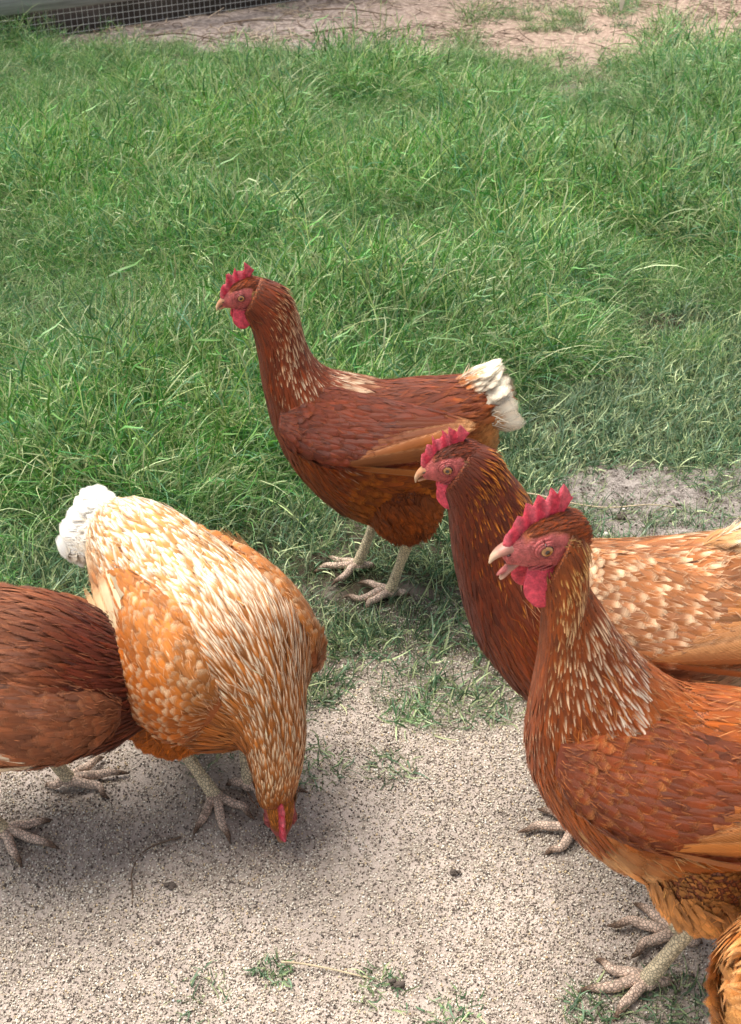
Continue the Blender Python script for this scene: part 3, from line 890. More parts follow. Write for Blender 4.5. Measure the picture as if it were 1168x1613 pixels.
        Fe.add(P, N, F, rg.uniform(.018, .030, n) * np.interp(s_, [0, 1], [1.1, .62]), rg.uniform(.003, .006, n) * np.interp(s_, [0, 1], [1.2, .7]), brow_(c, n, .14), brow_(c * 1.35, n, .1),
               np.stack([rg.uniform(.1, .5, n), np.full(n, .3), np.zeros(n)], 1), alpha=.12, kappa=.12, rg=rg, splay=.3)
        k = 1100
        s_ = rg.uniform(-.25, .86, k); a = rg.uniform(0, 2 * PI, k); N = u_[None] * np.cos(a)[:, None] + v_[None] * np.sin(a)[:, None]
        R = np.interp(s_, [-.045 / ln, -.025 / ln, 0, .3, .8, 1], [.006, tr[0] * .6, tr[0] * .92, tr[0] * .9, tr[1] * .8, tr[2] * .62]) + .002; P = hip + ax * (s_ * ln)[:, None] + N * R[:, None]
        Fe.wisps(P, N, np.tile(ax, (k, 1)), .018, .0006, brow_(pal['thigh'] * 1.2, k, .2), rg, .25)
    # down: belly and vent fluff plus stray barbs over the whole trunk
    k = cfg.get('fluff', 3600)
    t = rg.uniform(0.02, nk * .8, k); p = PI + np.clip(rg.normal(0, .8, k), -1.5, 1.5)
    P, N, F = body.frame(t, p)
    rearw = (1 - sstep(.5, 2.5, t))[:, None]
    Fe.wisps(P, N, F + np.array([0, 0, -.25]), .017, .0005, brow_(pal['belly'] * (1 - rearw) + pal['vent'] * rearw, k, .2) * 1.0, rg, .26)
    k = 1800
    t = rg.uniform(0.05, nk + 1, k); p = rg.uniform(0, 2 * PI, k); P, N, F = body.frame(t, p)
    tp = sstep(0, .6, np.cos(p))[:, None]
    Fe.wisps(P + N * .002, N, F, .014, .0004, brow_((pal['back_tip'] * tp + pal['breast_tip'] * (1 - tp)) * .5 + .5 * (pal['back'] * tp + pal['breast'] * (1 - tp)), k, .2), rg, .16)
    # rump cushion and tail coverts
    tb = np.array(cfg['tail'][0]); tang = math.radians(cfg['tail'][1]); tl = cfg['tail'][2]; spread = cfg['tail'][3]
    td = np.array([-math.cos(tang), 0, math.sin(tang)]); tu = np.array([math.sin(tang), 0, math.cos(tang)])
    k = 620
    q = rg.random(k) ** .7; lat = rg.uniform(-1, 1, k)
    droop = np.abs(lat) ** 1.3
    P = tb + td * (q * tl * .62)[:, None] + np.array([0, 1, 0]) * (lat * (.018 + q * spread * .5))[:, None] + tu * (.012 - droop * (.030 + .03 * q))[:, None]
    N = tu[None] * (1.1 - droop[:, None]) + np.array([0, 1, 0]) * lat[:, None] * 1.2; N /= np.linalg.norm(N, axis=1)[:, None]
    F = np.tile(td, (k, 1)) + np.array([0, 1, 0]) * lat[:, None] * .2 - tu * droop[:, None] * .2
    c = pal['tail_base'] * (1 - q[:, None]) + pal['tail_mid'] * q[:, None]
    Fe.add(P, N, F, rg.uniform(.024, .038, k), rg.uniform(.009, .014, k), brow_(c, k, .12), brow_(pal['tail_tip'], k, .06),
           np.stack([np.clip(q * pal['tail_tw'] * 1.3, 0, 1) * rg.uniform(.6, 1.2, k), np.full(k, .15), rg.uniform(0, .5, k)], 1), alpha=.14, kappa=.22, rg=rg, splay=.22)
    Fe.wisps(P, N, F, .020, .0007, brow_(c * (1 - q[:, None]) + pal['tail_tip'] * q[:, None], k, .08), rg, .30)
    Fe.wisps(P[q > .4], N[q > .4], F[q > .4], .013, .0007, brow_(pal['tail_tip'], (q > .4).sum(), .08), rg, .28)
    pl = obj('plumage', Fe.mesh('plumage'), M_FEATHER, root); pl['kind'] = 'stuff'

    # ---------------- tail feathers, one object each
    nt = cfg.get('ntail', 14)
    for i in range(nt):
        v = (i + .5) / nt * 2 - 1
        T1 = Feathers()
        pp = tb + np.array([0, 1, 0]) * v * .014 + tu * (.004 - abs(v) * .022)
        ff = td + np.array([0, 1, 0]) * v * spread / tl * .8 - tu * abs(v) ** 1.5 * .30 + tu * rg.normal(0, .03)
        nn = tu * (1.05 - abs(v)) + np.array([0, 1, 0]) * np.sign(v) * abs(v) * 1.4; nn /= np.linalg.norm(nn)
        T1.add(pp[None], nn[None], ff[None], tl * rg.uniform(.92, 1.05), .0155, brow_(pal['tail_mid'], 1), brow_(pal['tail_tip'], 1, .05), (pal['tail_tw'], 0.0, .6),
               alpha=.02, kappa=cfg.get('tailcurl', .12), lift=.001 * (i % 2), prof='long', rg=rg, roll=.1, splay=.03)
        obj('tail_feather', T1.mesh('tail_feather'), M_FEATHER, root)

    # ---------------- wings
    for sgn in (1, -1):
        ws = [list(r) + [0] * (8 - len(r)) for r in cfg['wing']]
        wi = cfg.get('wing_in', .002)
        for r in ws:
            r[5] = (r[5] - wi) * sgn; r[6] *= sgn; r[7] *= sgn; r[1] -= .003
            if sgn < 0: r[1] -= cfg.get('far_drop', .010); r[3] -= cfg.get('far_drop', .010)
        wg = Surf(ws, sq=1.0)
        a = Acc(); wg.mesh(a, 40, 24, pal['wing'] * .7)
        wo = obj('wing', a.mesh('wing'), M_UNDER, root)
        nw = wg.n
        ph0, ph1 = (-.25, PI + .3) if sgn > 0 else (-PI - .3, .25)
        C = Feathers()
        def wr(tt): return np.interp(tt, [0, nw - 1], [.0098, .0060])
        t, p = wg.rows(nw * .16, nw - 1.02, wr, lambda tt: wr(tt) * .95, rg, ph0, ph1)
        P, N, F = wg.frame(t, p); n = len(t); f = t / (nw - 1)
        nz = fbm(P[:, 0] * 35, P[:, 2] * 35, seed + 5)[:, None]
        upp = sstep(-.2, .7, np.cos(p))[:, None]
        b_ = (pal['wing'] * (1 - upp * .5) + pal['wing_up'] * upp * .5) * (.7 + .6 * nz)
        C.add(P, N, F, np.interp(f, [0, 1], [.034, .018]) * rg.uniform(.85, 1.15, n), np.interp(f, [0, 1], [.0092, .0062]) * rg.uniform(.85, 1.15, n), brow_(b_, n, .09), brow_(pal['wing_tip'], n, .08),
              np.stack([rg.uniform(.0, pal['wing_tw'], n), np.full(n, .2), rg.uniform(0, pal['wing_lace'], n)], 1), alpha=.09, kappa=.12, lift=.001, rg=rg, splay=.08)
        k = 500
        t = rg.uniform(nw * .3, nw - 1.1, k); p = rg.uniform(ph0, ph1, k); P, N, F = wg.frame(t, p)
        C.wisps(P + N * .002, N, F, .008, .0004, brow_(pal['wing_tip'] * .4 + pal['wing'] * .6, k, .2), rg, .12)
        co = obj('wing_coverts', C.mesh('wing_coverts'), M_FEATHER, wo); co['kind'] = 'stuff'
        # flight feathers: secondaries and primaries, layered from the top edge down to the lower one
        nf = 11
        for i in range(nf):
            v = i / (nf - 1)
            tt = np.array([nw * (.30 + .22 * v)]); pp = np.array([(PI * (.30 + .60 * v)) * sgn])
            P, N, F = wg.frame(tt, pp)
            tipp = wg.ev(np.array([.0]), np.array([(PI * (.35 + .3 * v)) * sgn]))
            dirv = tipp - P; Ln = np.linalg.norm(dirv) * (1.02 + .10 * (1 - v)) * cfg.get('flen', 1.0)
            T1 = Feathers()
            c = pal['flight'] * (1 - v) + pal['flight_low'] * v
            if i in cfg.get('cream', ()): c = lin(236, 216, 190)
            T1.add(P + N * (.0012 - .0008 * v), N, dirv, Ln, .0095, brow_(c, 1, .16), brow_(pal['flight_edge'], 1, .08), (pal.get('flight_tw', .12), 0.0, .75),
                   alpha=.02, kappa=.06, prof='long', rg=rg, roll=.04, splay=.015, camber=.35)
            obj('flight_feather', T1.mesh('flight_feather'), M_FEATHER, wo)

    # ---------------- head parts
    def hobj(nm, ac, mat, par=root):
        me = ac.mesh(nm); co = np.zeros(len(me.vertices) * 3, np.float32); me.vertices.foreach_get('co', co)
        me.vertices.foreach_set('co', toH(co.reshape(-1, 3)).astype(np.float32).ravel()); me.update()
        return obj(nm, me, mat, par)
    a = Acc(); comb_mesh(a, rg, cfg.get('comb', 1.0), cfg.get('teeth', 6), cfg.get('comblean', .1)); hobj('comb', a, M_COMB)
    gape = cfg.get('gape', 0)
    horn = cfg.get('horn', lin(186, 132, 96))
    def beak(st, rotdeg, piv):
        sc_ = .80 if rotdeg <= 0 else .98
        st = [(.016 + (r[0] - .016) * sc_, r[1], .016 + (r[2] - .016) * sc_, r[3], r[4]) for r in st]
        s_ = Surf(st, sq=.95); a = Acc()
        r = math.radians(rotdeg)
        s_.mesh(a, 26, 18, lambda t, p, V: np.outer(1 - .25 * (1 - sstep(0, 3, t)), horn) + np.outer(sstep(2.2, 4.5, t), lin(225, 200, 165) - horn) * .7)
        V = a.v[0] - piv
        a.v[0] = np.stack([V[:, 0] * math.cos(r) + V[:, 2] * math.sin(r), V[:, 1], -V[:, 0] * math.sin(r) + V[:, 2] * math.cos(r)], 1) + piv
        return a
    piv = np.array([.014, 0, -.004])
    bo = hobj('beak', beak([(.016, .0062, .016, -.0030, .0076), (.023, .0056, .023, -.0030, .0066), (.030, .0040, .030, -.0034, .0052), (.036, .0010, .035, -.0044, .0040), (.0405, -.0030, .0385, -.0062, .0026), (.0425, -.0082, .0410, -.0088, .0008)], -gape * .35, piv), M_BEAK)
    # nostrils
    a = Acc()
    for sg in (1, -1): blob(a, (.0240, sg * .0060, .0015), (.0017, .0008, .0007), lin(60, 35, 30), 6)
    hobj('nostril', a, M_BEAK, bo)
    hobj('lower_beak', beak([(.014, -.0030, .014, -.0095, .0066), (.022, -.0034, .022, -.0090, .0056), (.030, -.0042, .030, -.0084, .0042), (.035, -.0054, .035, -.0084, .0032), (.0385, -.0068, .0385, -.0082, .0012)], gape * .8, piv), M_BEAK)
    if gape:
        a = Acc(); blob(a, (.0185, 0, -.0075), (.0085, .0048, .0032), lin(70, 22, 24), 10)
        blob(a, (.026, 0, -.0125), (.009, .0026, .0013), lin(196, 110, 104), 8, tilt=[[.94, 0, .34], [0, 1, 0], [-.34, 0, .94]])
        hobj('tongue', a, M_COMB)
    for sg in (1, -1):
        eye_me = None
        a = Acc(); blob(a, (0, 0, 0), (.0052, .0034, .0052), (.5, .5, .5), 14)
        me = a.mesh('eye'); e = obj('eye', me, M_EYE, root)
        Mx = Matrix(np.block([[hR, (hp + hR @ (np.array([.0005, sg *   .0146, .0008]) * hs))[:, None]], [np.zeros((1, 3)), np.ones((1, 1))]]).tolist())
        e.matrix_local = Mx @ Matrix.Rotation(sg * -.12, 4, 'Z') @ Matrix.Scale(hs, 4)
        a = Acc()
        for rr, th, dy, cf in ((.0050, .0010, .0022, .72), (.0064, .0010, .0010, .95), (.0080, .0011, -.0006, .88)):
            an = np.linspace(0, 2 * PI, 25)
            pts = np.stack([.0005 + rr * 1.08 * np.cos(an), sg * (.0142 + dy - .0011 * np.abs(np.cos(an))), .0008 + rr * .93 * np.sin(an)], 1)
            tube(a, pts, np.full(25, th * 1.25), FACE * cf, 7, 2)
        # wrinkles of the face and cheek
        for j in range(5):
            xs = np.linspace(.014, -.012, 8)
            pts = np.stack([xs, sg * (np.interp(xs, [-.012, .0, .014], [.0158, .0148, .0105]) - .0004 - j * .0006), -.0075 - j * .0022 + .0015 * np.sin(xs * 200 + j)], 1)
            tube(a, pts, np.full(8, .0008), FACE * (.85 + .05 * j), 6, 3)
        hobj('eyelid', a, M_COMB)
        a = Acc()       # ear lobe
        blob(a, (-.0165, sg * .0158, -.0150), (.0036, .0022, .0080), cfg.get('lobe', REDP), 12, .06)
        hobj('ear_lobe', a, M_COMB)
        a = Acc()       # wattle: thin rounded flap hanging from the jaw
        wl = cfg.get('wattle', 1.0)
        blob(a, (.0110 + cfg.get('wx', 0), sg * (.0085 + .0030 * (wl - .8)), -.0150 - .0090 * wl), (.0092 * wl, .0026, .0128 * wl), (RED * .75 + REDP * .25) * rg.uniform(.85, 1.1), 18, .03, sag=.22,
             tilt=[[1, 0, 0], [0, .97, -sg * .18], [0, sg * .18, .97]])
        hobj('wattle', a, M_COMB)
    return root

# palettes ------------------------------------------------------------------------------
rust = lin(150, 72, 34); deep = lin(104, 42, 22); orange = lin(186, 104, 54); buff = lin(214, 160, 110); cream = lin(240, 222, 196); white = lin(246, 236, 216)
def palette(**k):
    p = dict(breast=lin(158, 82, 42), breast_tip=lin(192, 116, 68), breast_tw=.25, back=lin(140, 66, 36), back_tip=lin(190, 118, 76), back_tw=.3, belly=lin(170, 106, 64),
             vent=lin(196, 140, 96), cape=lin(150, 70, 34), cape_tw=.5, hackle=lin(140, 58, 24), hackle_up=lin(128, 56, 26), hackle_tip=lin(220, 160, 100), hackle_tip2=cream,
             hackle_tw=(.5, .3, .12), streak=.8, throat=lin(128, 56, 28), crown=lin(130, 62, 34), ear=lin(190, 150, 110), thigh=lin(165, 96, 50), thigh_low=lin(120, 58, 30),
             wing=lin(132, 60, 34), wing_up=lin(150, 74, 42), wing_tip=lin(182, 116, 78), wing_tw=.18, wing_lace=.5, flight=lin(156, 84, 46), flight_low=lin(190, 126, 80), flight_edge=lin(214, 162, 122),
             tail_base=lin(150, 80, 44), tail_mid=lin(190, 130, 90), tail_tip=white, tail_tw=.5, lace=.35)
    p.update(k); return p

def legs(near_foot, far_foot, hock_n, hock_f, yaw, hipx=-.01, hipz=.15, hy=.04, r=(.05, .036, .019), toes=None):
    return [dict(hip=(hipx, hy * s, hipz), hock=h, foot=f, toe=yw, r=r) for s, h, f, yw in ((1, hock_n, near_foot, yaw[0]), (-1, hock_f, far_foot, yaw[1]))]

UPWING = [(-.108, .262, -.106, .254, .003, .050, 0, .004), (-.082, .275, -.082, .243, .008, .060, 0, .015), (-.036, .284, -.039, .233, .012, .064, 0, .024), (.008, .291, .006, .229, .015, .064, 0, .030),
          (.050, .298, .056, .232, .017, .058, 0, .031), (.084, .295, .092, .242, .014, .049, 0, .022), (.106, .280, .109, .256, .005, .042, 0, .010)]
def shift_wing(w, dx=0, dz=0, sx=1.0, rot=0.0, dy=0.0, pivot=(0, .25)):
    o = []; c, s = math.cos(math.radians(rot)), math.sin(math.radians(rot))
    for r in w:
        q = list(r)
        for i in (0, 2):
            x = (q[i] - pivot[0]) * sx; z = q[i + 1] - pivot[1]
            q[i] = pivot[0] + x * c - z * s + dx; q[i + 1] = pivot[1] + x * s + z * c + dz
        q[5] += dy; o.append(q)
    return o

# A: standing hen in the middle, head high, looking left (local +x is forward, +y its left = towards the camera)
build_hen('upright rusty brown hen with white tail, standing alone at the edge of the long grass', dict(
    pos=(.003, 1.325), yaw=180,
    body=[(-.140, .288, -.148, .232, .018), (-.122, .297, -.139, .186, .044), (-.090, .296, -.110, .146, .064), (-.046, .292, -.062, .120, .074), (-.009, .290, -.015, .108, .078), (.026, .298, .026, .115, .078),
          (.053, .306, .066, .145, .069), (.069, .322, .100, .190, .055), (.079, .346, .119, .238, .042), (.085, .370, .128, .288, .033), (.093, .392, .132, .330, .0265), (.106, .409, .137, .360, .021), (.126, .418, .146, .378, .016)],
    neck=6, head=((.149, .003, .402), 20, 14), hscale=.86, comb=.78, teeth=4, wattle=1.25, comblean=.1,
    wing=UPWING, far_drop=.016, tail=((-.090, 0, .274), 28, .062, .042), tailcurl=.06, pal=palette(
        cape=lin(214, 170, 140), cape_tw=.8, hackle_tw=(.75, .5, .1), hackle=lin(150, 66, 34), hackle_tip=lin(226, 180, 140), back_tip=lin(160, 92, 60), vent=lin(206, 152, 108),
        thigh=lin(146, 76, 42), belly=lin(150, 84, 46), thigh_low=lin(116, 50, 26), tail_base=lin(168, 94, 56), tail_mid=lin(214, 164, 124), tail_tw=.66,
        back=lin(126, 58, 34), flight=lin(128, 60, 36), flight_low=lin(186, 118, 76), wing=lin(118, 50, 30), wing_up=lin(128, 58, 36), wing_lace=.14, wing_tw=.1, wing_tip=lin(152, 86, 56)),
    legs=legs((-.022, .030, .006), (.020, -.028, .006), (-.047, .034, .104), (-.012, -.034, .104), (5, 8), hipx=-.032, hy=.034, hipz=.172, r=(.050, .034, .018))), 101)

# D: taller hen behind on the right, neck stretched, body running out of the frame
build_hen('dark necked hen with closed beak and buff mottled back, behind the open beaked hen', dict(
    pos=(.21, .95), yaw=174,
    body=[(-.190, .335, -.195, .285, .012), (-.165, .345, -.185, .240, .038), (-.120, .337, -.147, .190, .060), (-.084, .328, -.112, .150, .072), (-.035, .318, -.055, .122, .080), (.006, .314, -.005, .116, .081), (.034, .319, .036, .130, .074),
          (.051, .335, .076, .162, .062), (.065, .354, .107, .204, .047), (.077, .374, .123, .248, .037), (.091, .391, .134, .302, .029), (.107, .408, .140, .352, .0225), (.122, .414, .144, .372, .0175)],
    neck=7, head=((.142, 0, .396), 24, 4), hscale=.95, far_drop=.05, rear_end=5, comb=.72, teeth=6, wattle=1.25, lobe=lin(214, 196, 190),
    wing=shift_wing([(q[0] * 1.12, q[1], q[2] * 1.12, q[3], q[4], q[5], 0, q[7]) for q in UPWING], dx=-.078, dz=.030),
    tail=((-.092, 0, .312), 33, .080, .045), pal=palette(
        back=lin(176, 114, 78), back_tip=lin(230, 200, 170), back_tw=.42, back_streak=.2, cape=lin(160, 84, 46), cape_tw=.35, hackle=lin(128, 52, 24), hackle_up=lin(112, 46, 24),
        hackle_tip=lin(206, 136, 76), hackle_tip2=lin(214, 150, 94), hackle_tw=(.42, .42, .3), streak=.95, breast=lin(140, 68, 36), breast_tip=lin(176, 100, 58), throat=lin(116, 48, 26),
        wing=lin(178, 120, 86), wing_up=lin(184, 122, 86), wing_tip=lin(232, 200, 170), wing_tw=.4, wing_lace=.7, vent=cream, belly=lin(226, 196, 164), tail_base=lin(206, 150, 106), tail_mid=lin(226, 190, 156),
        flight=lin(196, 132, 88), flight_low=lin(214, 160, 118), crown=lin(112, 48, 26), lace=.6),
    legs=legs((-.005, .052, .006), (-.030, -.030, .006), (-.035, .038, .095), (-.055, -.036, .090), (6, -8), hipx=-.03, hipz=.16)), 102)

# E: nearest hen on the right with its beak open
build_hen('nearest chestnut hen with open beak and white flecked neck at the right', dict(
    pos=(.258, .75), yaw=174, drow=.0088,
    body=[(-.150, .310, -.155, .270, .014), (-.125, .318, -.145, .225, .040), (-.085, .312, -.110, .170, .062), (-.050, .304, -.075, .150, .076), (-.012, .306, -.035, .134, .080), (.015, .312, .014, .130, .077), (.042, .334, .064, .146, .068),
          (.062, .358, .104, .184, .056), (.077, .379, .127, .228, .045), (.088, .397, .133, .266, .0375), (.097, .412, .131, .305, .032), (.100, .432, .128, .350, .0275), (.104, .452, .129, .392, .0230), (.112, .466, .131, .412, .0190)],
    neck=7, head=((.137, .004, .453), 15, 24), hscale=1.07, far_drop=.055, rear_end=5, comb=.74, teeth=6, wattle=1.5, wx=-.004, gape=40, comblean=.06, horn=lin(176, 124, 108), facec=1.0,
    wing=shift_wing([(q[0] * 1.08, q[1], q[2] * 1.08, q[3] - .004, q[4], q[5] + .005, 0, q[7]) for q in UPWING], dx=-.006, dz=.016, rot=2),
    tail=((-.120, 0, .292), 30, .078, .045), pal=palette(
        hackle=lin(158, 76, 34), hackle_up=lin(150, 78, 40), hackle_tip=lin(222, 178, 120), hackle_tip2=lin(244, 224, 204), hackle_tw=(.66, .60, .42), streak=.95, cape=lin(172, 92, 50), cape_tw=.5,
        breast=lin(176, 96, 50), breast_tip=lin(206, 136, 88), back=lin(172, 92, 52), back_tip=lin(222, 168, 124), back_tw=.3, wing=lin(124, 60, 36), wing_up=lin(142, 72, 42), wing_tip=lin(196, 132, 92),
        wing_lace=.40, wing_tw=.16, belly=lin(224, 178, 132), vent=lin(228, 192, 150), thigh=lin(210, 148, 98), thigh_low=lin(170, 98, 54), throat=lin(150, 74, 36), throat_plain=.7, beard=lin(196, 140, 92)),
    legw=1.08, legs=legs((.010, .034, .006), (-.020, -.022, .006), (-.032, .032, .118), (-.052, -.034, .118), (12, -6), hipx=-.022, hipz=.185, r=(.056, .037, .018))), 103)

# B: hen seen from above and in front, beak on the ground
build_hen('pale buff and white speckled hen pecking the sand with its white tail raised', dict(
    pos=(-.143, .95), yaw=-50, drow=.0066,
    body=[(-.200, .262, -.205, .225, .014), (-.172, .284, -.185, .180, .042), (-.125, .297, -.140, .135, .060), (-.065, .298, -.075, .108, .070), (-.005, .294, -.012, .100, .075), (.045, .282, .026, .098, .072),
          (.082, .254, .044, .106, .060), (.100, .216, .056, .114, .041), (.107, .175, .063, .112, .032), (.107, .138, .067, .098, .028), (.103, .104, .069, .080, .0235), (.097, .076, .069, .062, .019), (.094, .062, .070, .052, .016)],
    neck=6, flen=.72, wing_in=.008, far_drop=.002, head=((.084, 0, .038), 78, -30), hscale=.95, comb=.85, teeth=5, comblean=.05, wattle=.6,
    wing=[(-.140, .252, -.142, .240, .003, .042, 0, .002), (-.112, .266, -.116, .218, .008, .058, 0, .010), (-.065, .274, -.072, .194, .012, .072, 0, .018), (-.015, .278, -.028, .178, .017, .079, 0, .022),
          (.032, .266, .012, .162, .018, .079, 0, .020), (.066, .236, .046, .160, .013, .074, 0, .012), (.076, .212, .066, .184, .004, .064, 0, .004)],
    tail=((-.160, 0, .246), 4, .092, .055), tailcurl=.3, pal=palette(
        back=lin(224, 164, 110), back_tip=lin(250, 240, 224), back_tw=.62, back_streak=.6, cape=lin(204, 134, 82), cape_tw=.5, hackle=lin(196, 126, 78), hackle_up=lin(196, 124, 74), hackle_tip=lin(242, 216, 184),
        hackle_tip2=lin(246, 228, 204), hackle_tw=(.50, .55, .5), streak=.9, breast=lin(178, 104, 56), breast_tip=lin(222, 168, 118), belly=lin(190, 122, 72), vent=lin(244, 226, 198),
        wing=lin(180, 102, 54), wing_up=lin(206, 146, 98), wing_tip=lin(240, 212, 180), wing_tw=.2, wing_lace=.12, flight=lin(242, 218, 186), flight_low=lin(232, 198, 156), tail_base=lin(240, 220, 194),
        tail_mid=lin(248, 238, 220), tail_tip=lin(250, 246, 238), tail_tw=.7, thigh=lin(176, 100, 52), thigh_low=lin(150, 80, 40), crown=lin(196, 126, 76), throat=lin(178, 108, 60), throat_plain=.4),
    legs=legs((.004, .018, .006), (-.004, -.020, .006), (-.035, .036, .088), (-.045, -.040, .086), (45, -20), hipx=-.03, hipz=.14)), 104)

# C: darker hen cut by the left edge, its neck reaching behind the pale one
build_hen('dark chestnut hen cut off by the left edge, its head hidden behind the pale hen', dict(
    pos=(-.322, .92), yaw=5,
    body=[(-.205, .236, -.208, .200, .014), (-.178, .258, -.188, .165, .044), (-.130, .272, -.145, .136, .064), (-.070, .280, -.080, .120, .074), (-.012, .277, -.025, .114, .078), (.042, .262, .030, .112, .075),
          (.085, .228, .070, .112, .066, .006), (.104, .194, .086, .116, .053, .024, 18), (.118, .158, .092, .104, .042, .050, 35), (.128, .128, .094, .084, .032, .082, 50), (.134, .096, .102, .062, .025, .112, 60), (.138, .070, .110, .046, .019, .134, 62)],
    neck=6, head=((.128, .142, .034), 85, 60), hscale=.88, comb=.9, cream=(8, 10),
    wing=[(-.150, .236, -.150, .224, .004, .052, 0, .002), (-.110, .250, -.112, .204, .010, .064, 0, .010), (-.060, .256, -.062, .184, .013, .071, 0, .018), (-.008, .254, -.010, .172, .015, .074, 0, .020),
          (.042, .240, .038, .170, .014, .071, 0, .018), (.076, .218, .072, .178, .010, .062, 0, .012), (.090, .200, .088, .186, .003, .052, 0, .004)],
    tail=((-.165, 0, .242), 15, .08, .045), pal=palette(
        back=lin(134, 80, 58), back_tip=lin(168, 112, 86), back_tw=.25, cape=lin(112, 50, 32), cape_tw=.1, hackle=lin(104, 42, 26), hackle_up=lin(104, 42, 26), hackle_tip=lin(140, 70, 44), hackle_tip2=lin(134, 66, 44),
        hackle_tw=(.1, .2, .3), breast=lin(122, 66, 42), breast_tip=lin(160, 102, 70), belly=lin(158, 98, 62), vent=lin(170, 120, 84), wing=lin(144, 88, 64), wing_up=lin(136, 82, 62), wing_tip=lin(172, 118, 92),
        wing_lace=.3, wing_tw=.18, flight=lin(168, 104, 76), flight_low=lin(184, 124, 96), flight_edge=lin(226, 196, 170), thigh=lin(160, 98, 62), thigh_low=lin(150, 88, 54)),
    legs=legs((.010, .044, .006), (-.048, -.022, .006), (-.028, .036, .100), (-.086, -.034, .108), (10, -22), hipx=-.050, hipz=.172, r=(.048, .034, .018))), 105)

# F: only the fluffy hind end shows in the lower right corner
build_hen('orange hen showing only its fluffy rump in the bottom right corner', dict(
    pos=(.458, .580), yaw=0, fluff=9000,
    body=[(-.192, .215, -.196, .165, .020), (-.180, .245, -.188, .120, .048), (-.135, .272, -.145, .100, .066), (-.070, .285, -.080, .100, .078), (-.010, .285, -.020, .100, .082), (.045, .272, .030, .105, .078),
          (.085, .240, .060, .110, .062), (.110, .200, .076, .108, .048), (.128, .165, .088, .100, .036), (.138, .130, .098, .084, .028), (.142, .096, .104, .064, .021)],
    neck=6, head=((.128, 0, .044), 85, 0), hscale=.9,
    wing=shift_wing(UPWING, dx=-.02, dz=-.035, rot=-8), tail=((-.085, 0, .225), 75, .06, .03), pal=palette(vent=lin(222, 164, 112), breast=lin(206, 142, 90), belly=lin(222, 168, 118), back=lin(196, 124, 76), back_tip=lin(226, 176, 130), tail_base=lin(196, 128, 78), tail_mid=lin(210, 150, 100)),
    legs=legs((.020, .030, .006), (-.020, -.030, .006), (-.030, .036, .080), (-.050, -.036, .080), (0, 0), hipx=-.03, hipz=.13)), 106)
# ------------------------------------------------------------------ grass tufts standing alone on the sand
M_TUFT = grass_material('tuft_blade', (.95, 1.0, 1.0))
TUFTCOL = [lin(98, 122, 96), lin(120, 142, 116), lin(84, 106, 76), lin(134, 150, 112)]
def tuft(x, y, r, h, n, seed, label, extra=None):
    rg = np.random.default_rng(seed)
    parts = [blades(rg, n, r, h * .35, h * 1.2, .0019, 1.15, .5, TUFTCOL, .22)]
    o = obj('grass_tuft', tuft_mesh('grass_tuft', parts), M_TUFT)
    o.location = (x, y, float(hgt(x, y)) + .001)
    tag(o, label, 'grass tuft', 'small grass tufts on the sand')
    return o
tuft(-.054, 1.113, .030, .032, 150, 1, 'low grey green tuft just right of the pale hen wing')
tuft(.047, 1.070, .026, .030, 150, 2, 'round grass tuft alone in the middle of the sand')
tuft(.020, .990, .026, .024, 90, 3, 'thin sprawling tuft below the round one in mid sand')
tuft(-.060, .992, .034, .026, 110, 4, 'flattened shaded tuft right of the pecking head')
tuft(.120, 1.085, .040, .034, 200, 5, 'broad tuft at the sand edge left of the dark necked hen breast')
tuft(-.088, .734, .016, .018, 90, 6, 'compact dark tuft at the root of the long dry stem')
tuft(-.146, .706, .030, .020, 70, 7, 'sparse yellowing tuft near the bottom edge on the left')
tuft(.012, .712, .024, .020, 80, 8, 'scruffy tuft beside the soil crumb at the tip of the dry stem')
tuft(.072, .690, .026, .020, 90, 9, 'tuft cut by the bottom edge in the middle')
tuft(.195, .692, .028, .026, 140, 10, 'green tuft at the bottom edge below the chestnut hen feet')
tuft(.262, .700, .036, .028, 200, 11, 'largest tuft at the bottom edge beside the orange rump')
tuft(-.235, 1.035, .018, .018, 50, 12, 'tiny tuft between the dark hen and the pale hen')
tuft(.285, 1.475, .034, .038, 170, 13, 'fresh green tuft on the bare patch above the open beaked hen')

# dry stems, twigs and crumbs -------------------------------------------------------------
def simple_mat(name, c, rough=.8, var=.3, sc=90, bump=.5):
    m, nt, b = new_mat(name); k = NB(nt)
    tc = k.n('ShaderNodeTexCoord').outputs['Object']
    nz = k.noise(sc, 4, tc)
    k.l(k.mix(nz, np.array(c) * (1 - var), np.clip(np.array(c) * (1 + var), 0, 1)), b.inputs['Base Color'])
    b.inputs['Roughness'].default_value = rough
    bp = k.n('ShaderNodeBump'); bp.inputs['Strength'].default_value = bump; bp.inputs['Distance'].default_value = .001
    k.l(nz, bp.inputs['Height']); k.l(bp.outputs[0], b.inputs['Normal'])
    return m
M_DRY = simple_mat('dry_stem', lin(190, 172, 140)); M_TWIG = simple_mat('dark_twig', lin(112, 94, 78)); M_CLOD = simple_mat('soil_crumb', lin(92, 82, 74), .95, .4, 300, 1.0)
M_PEB = simple_mat('pale_stone', lin(222, 216, 204), .7, .12)
def stem_obj(name, pts, r0, r1, mat, label, cat, group=None):
    a = Acc(); n = len(pts)
    P = np.array([(x, y, float(hgt(x, y)) + z) for x, y, z in pts])
    tube(a, P, np.linspace(r0, r1, n), (.5, .5, .5), 6, 6)
    o = P.mean(0); a.v = [v - o for v in a.v]
    b = obj(name, a.mesh(name), mat); b.location = o
    return tag(b, label, cat, group)
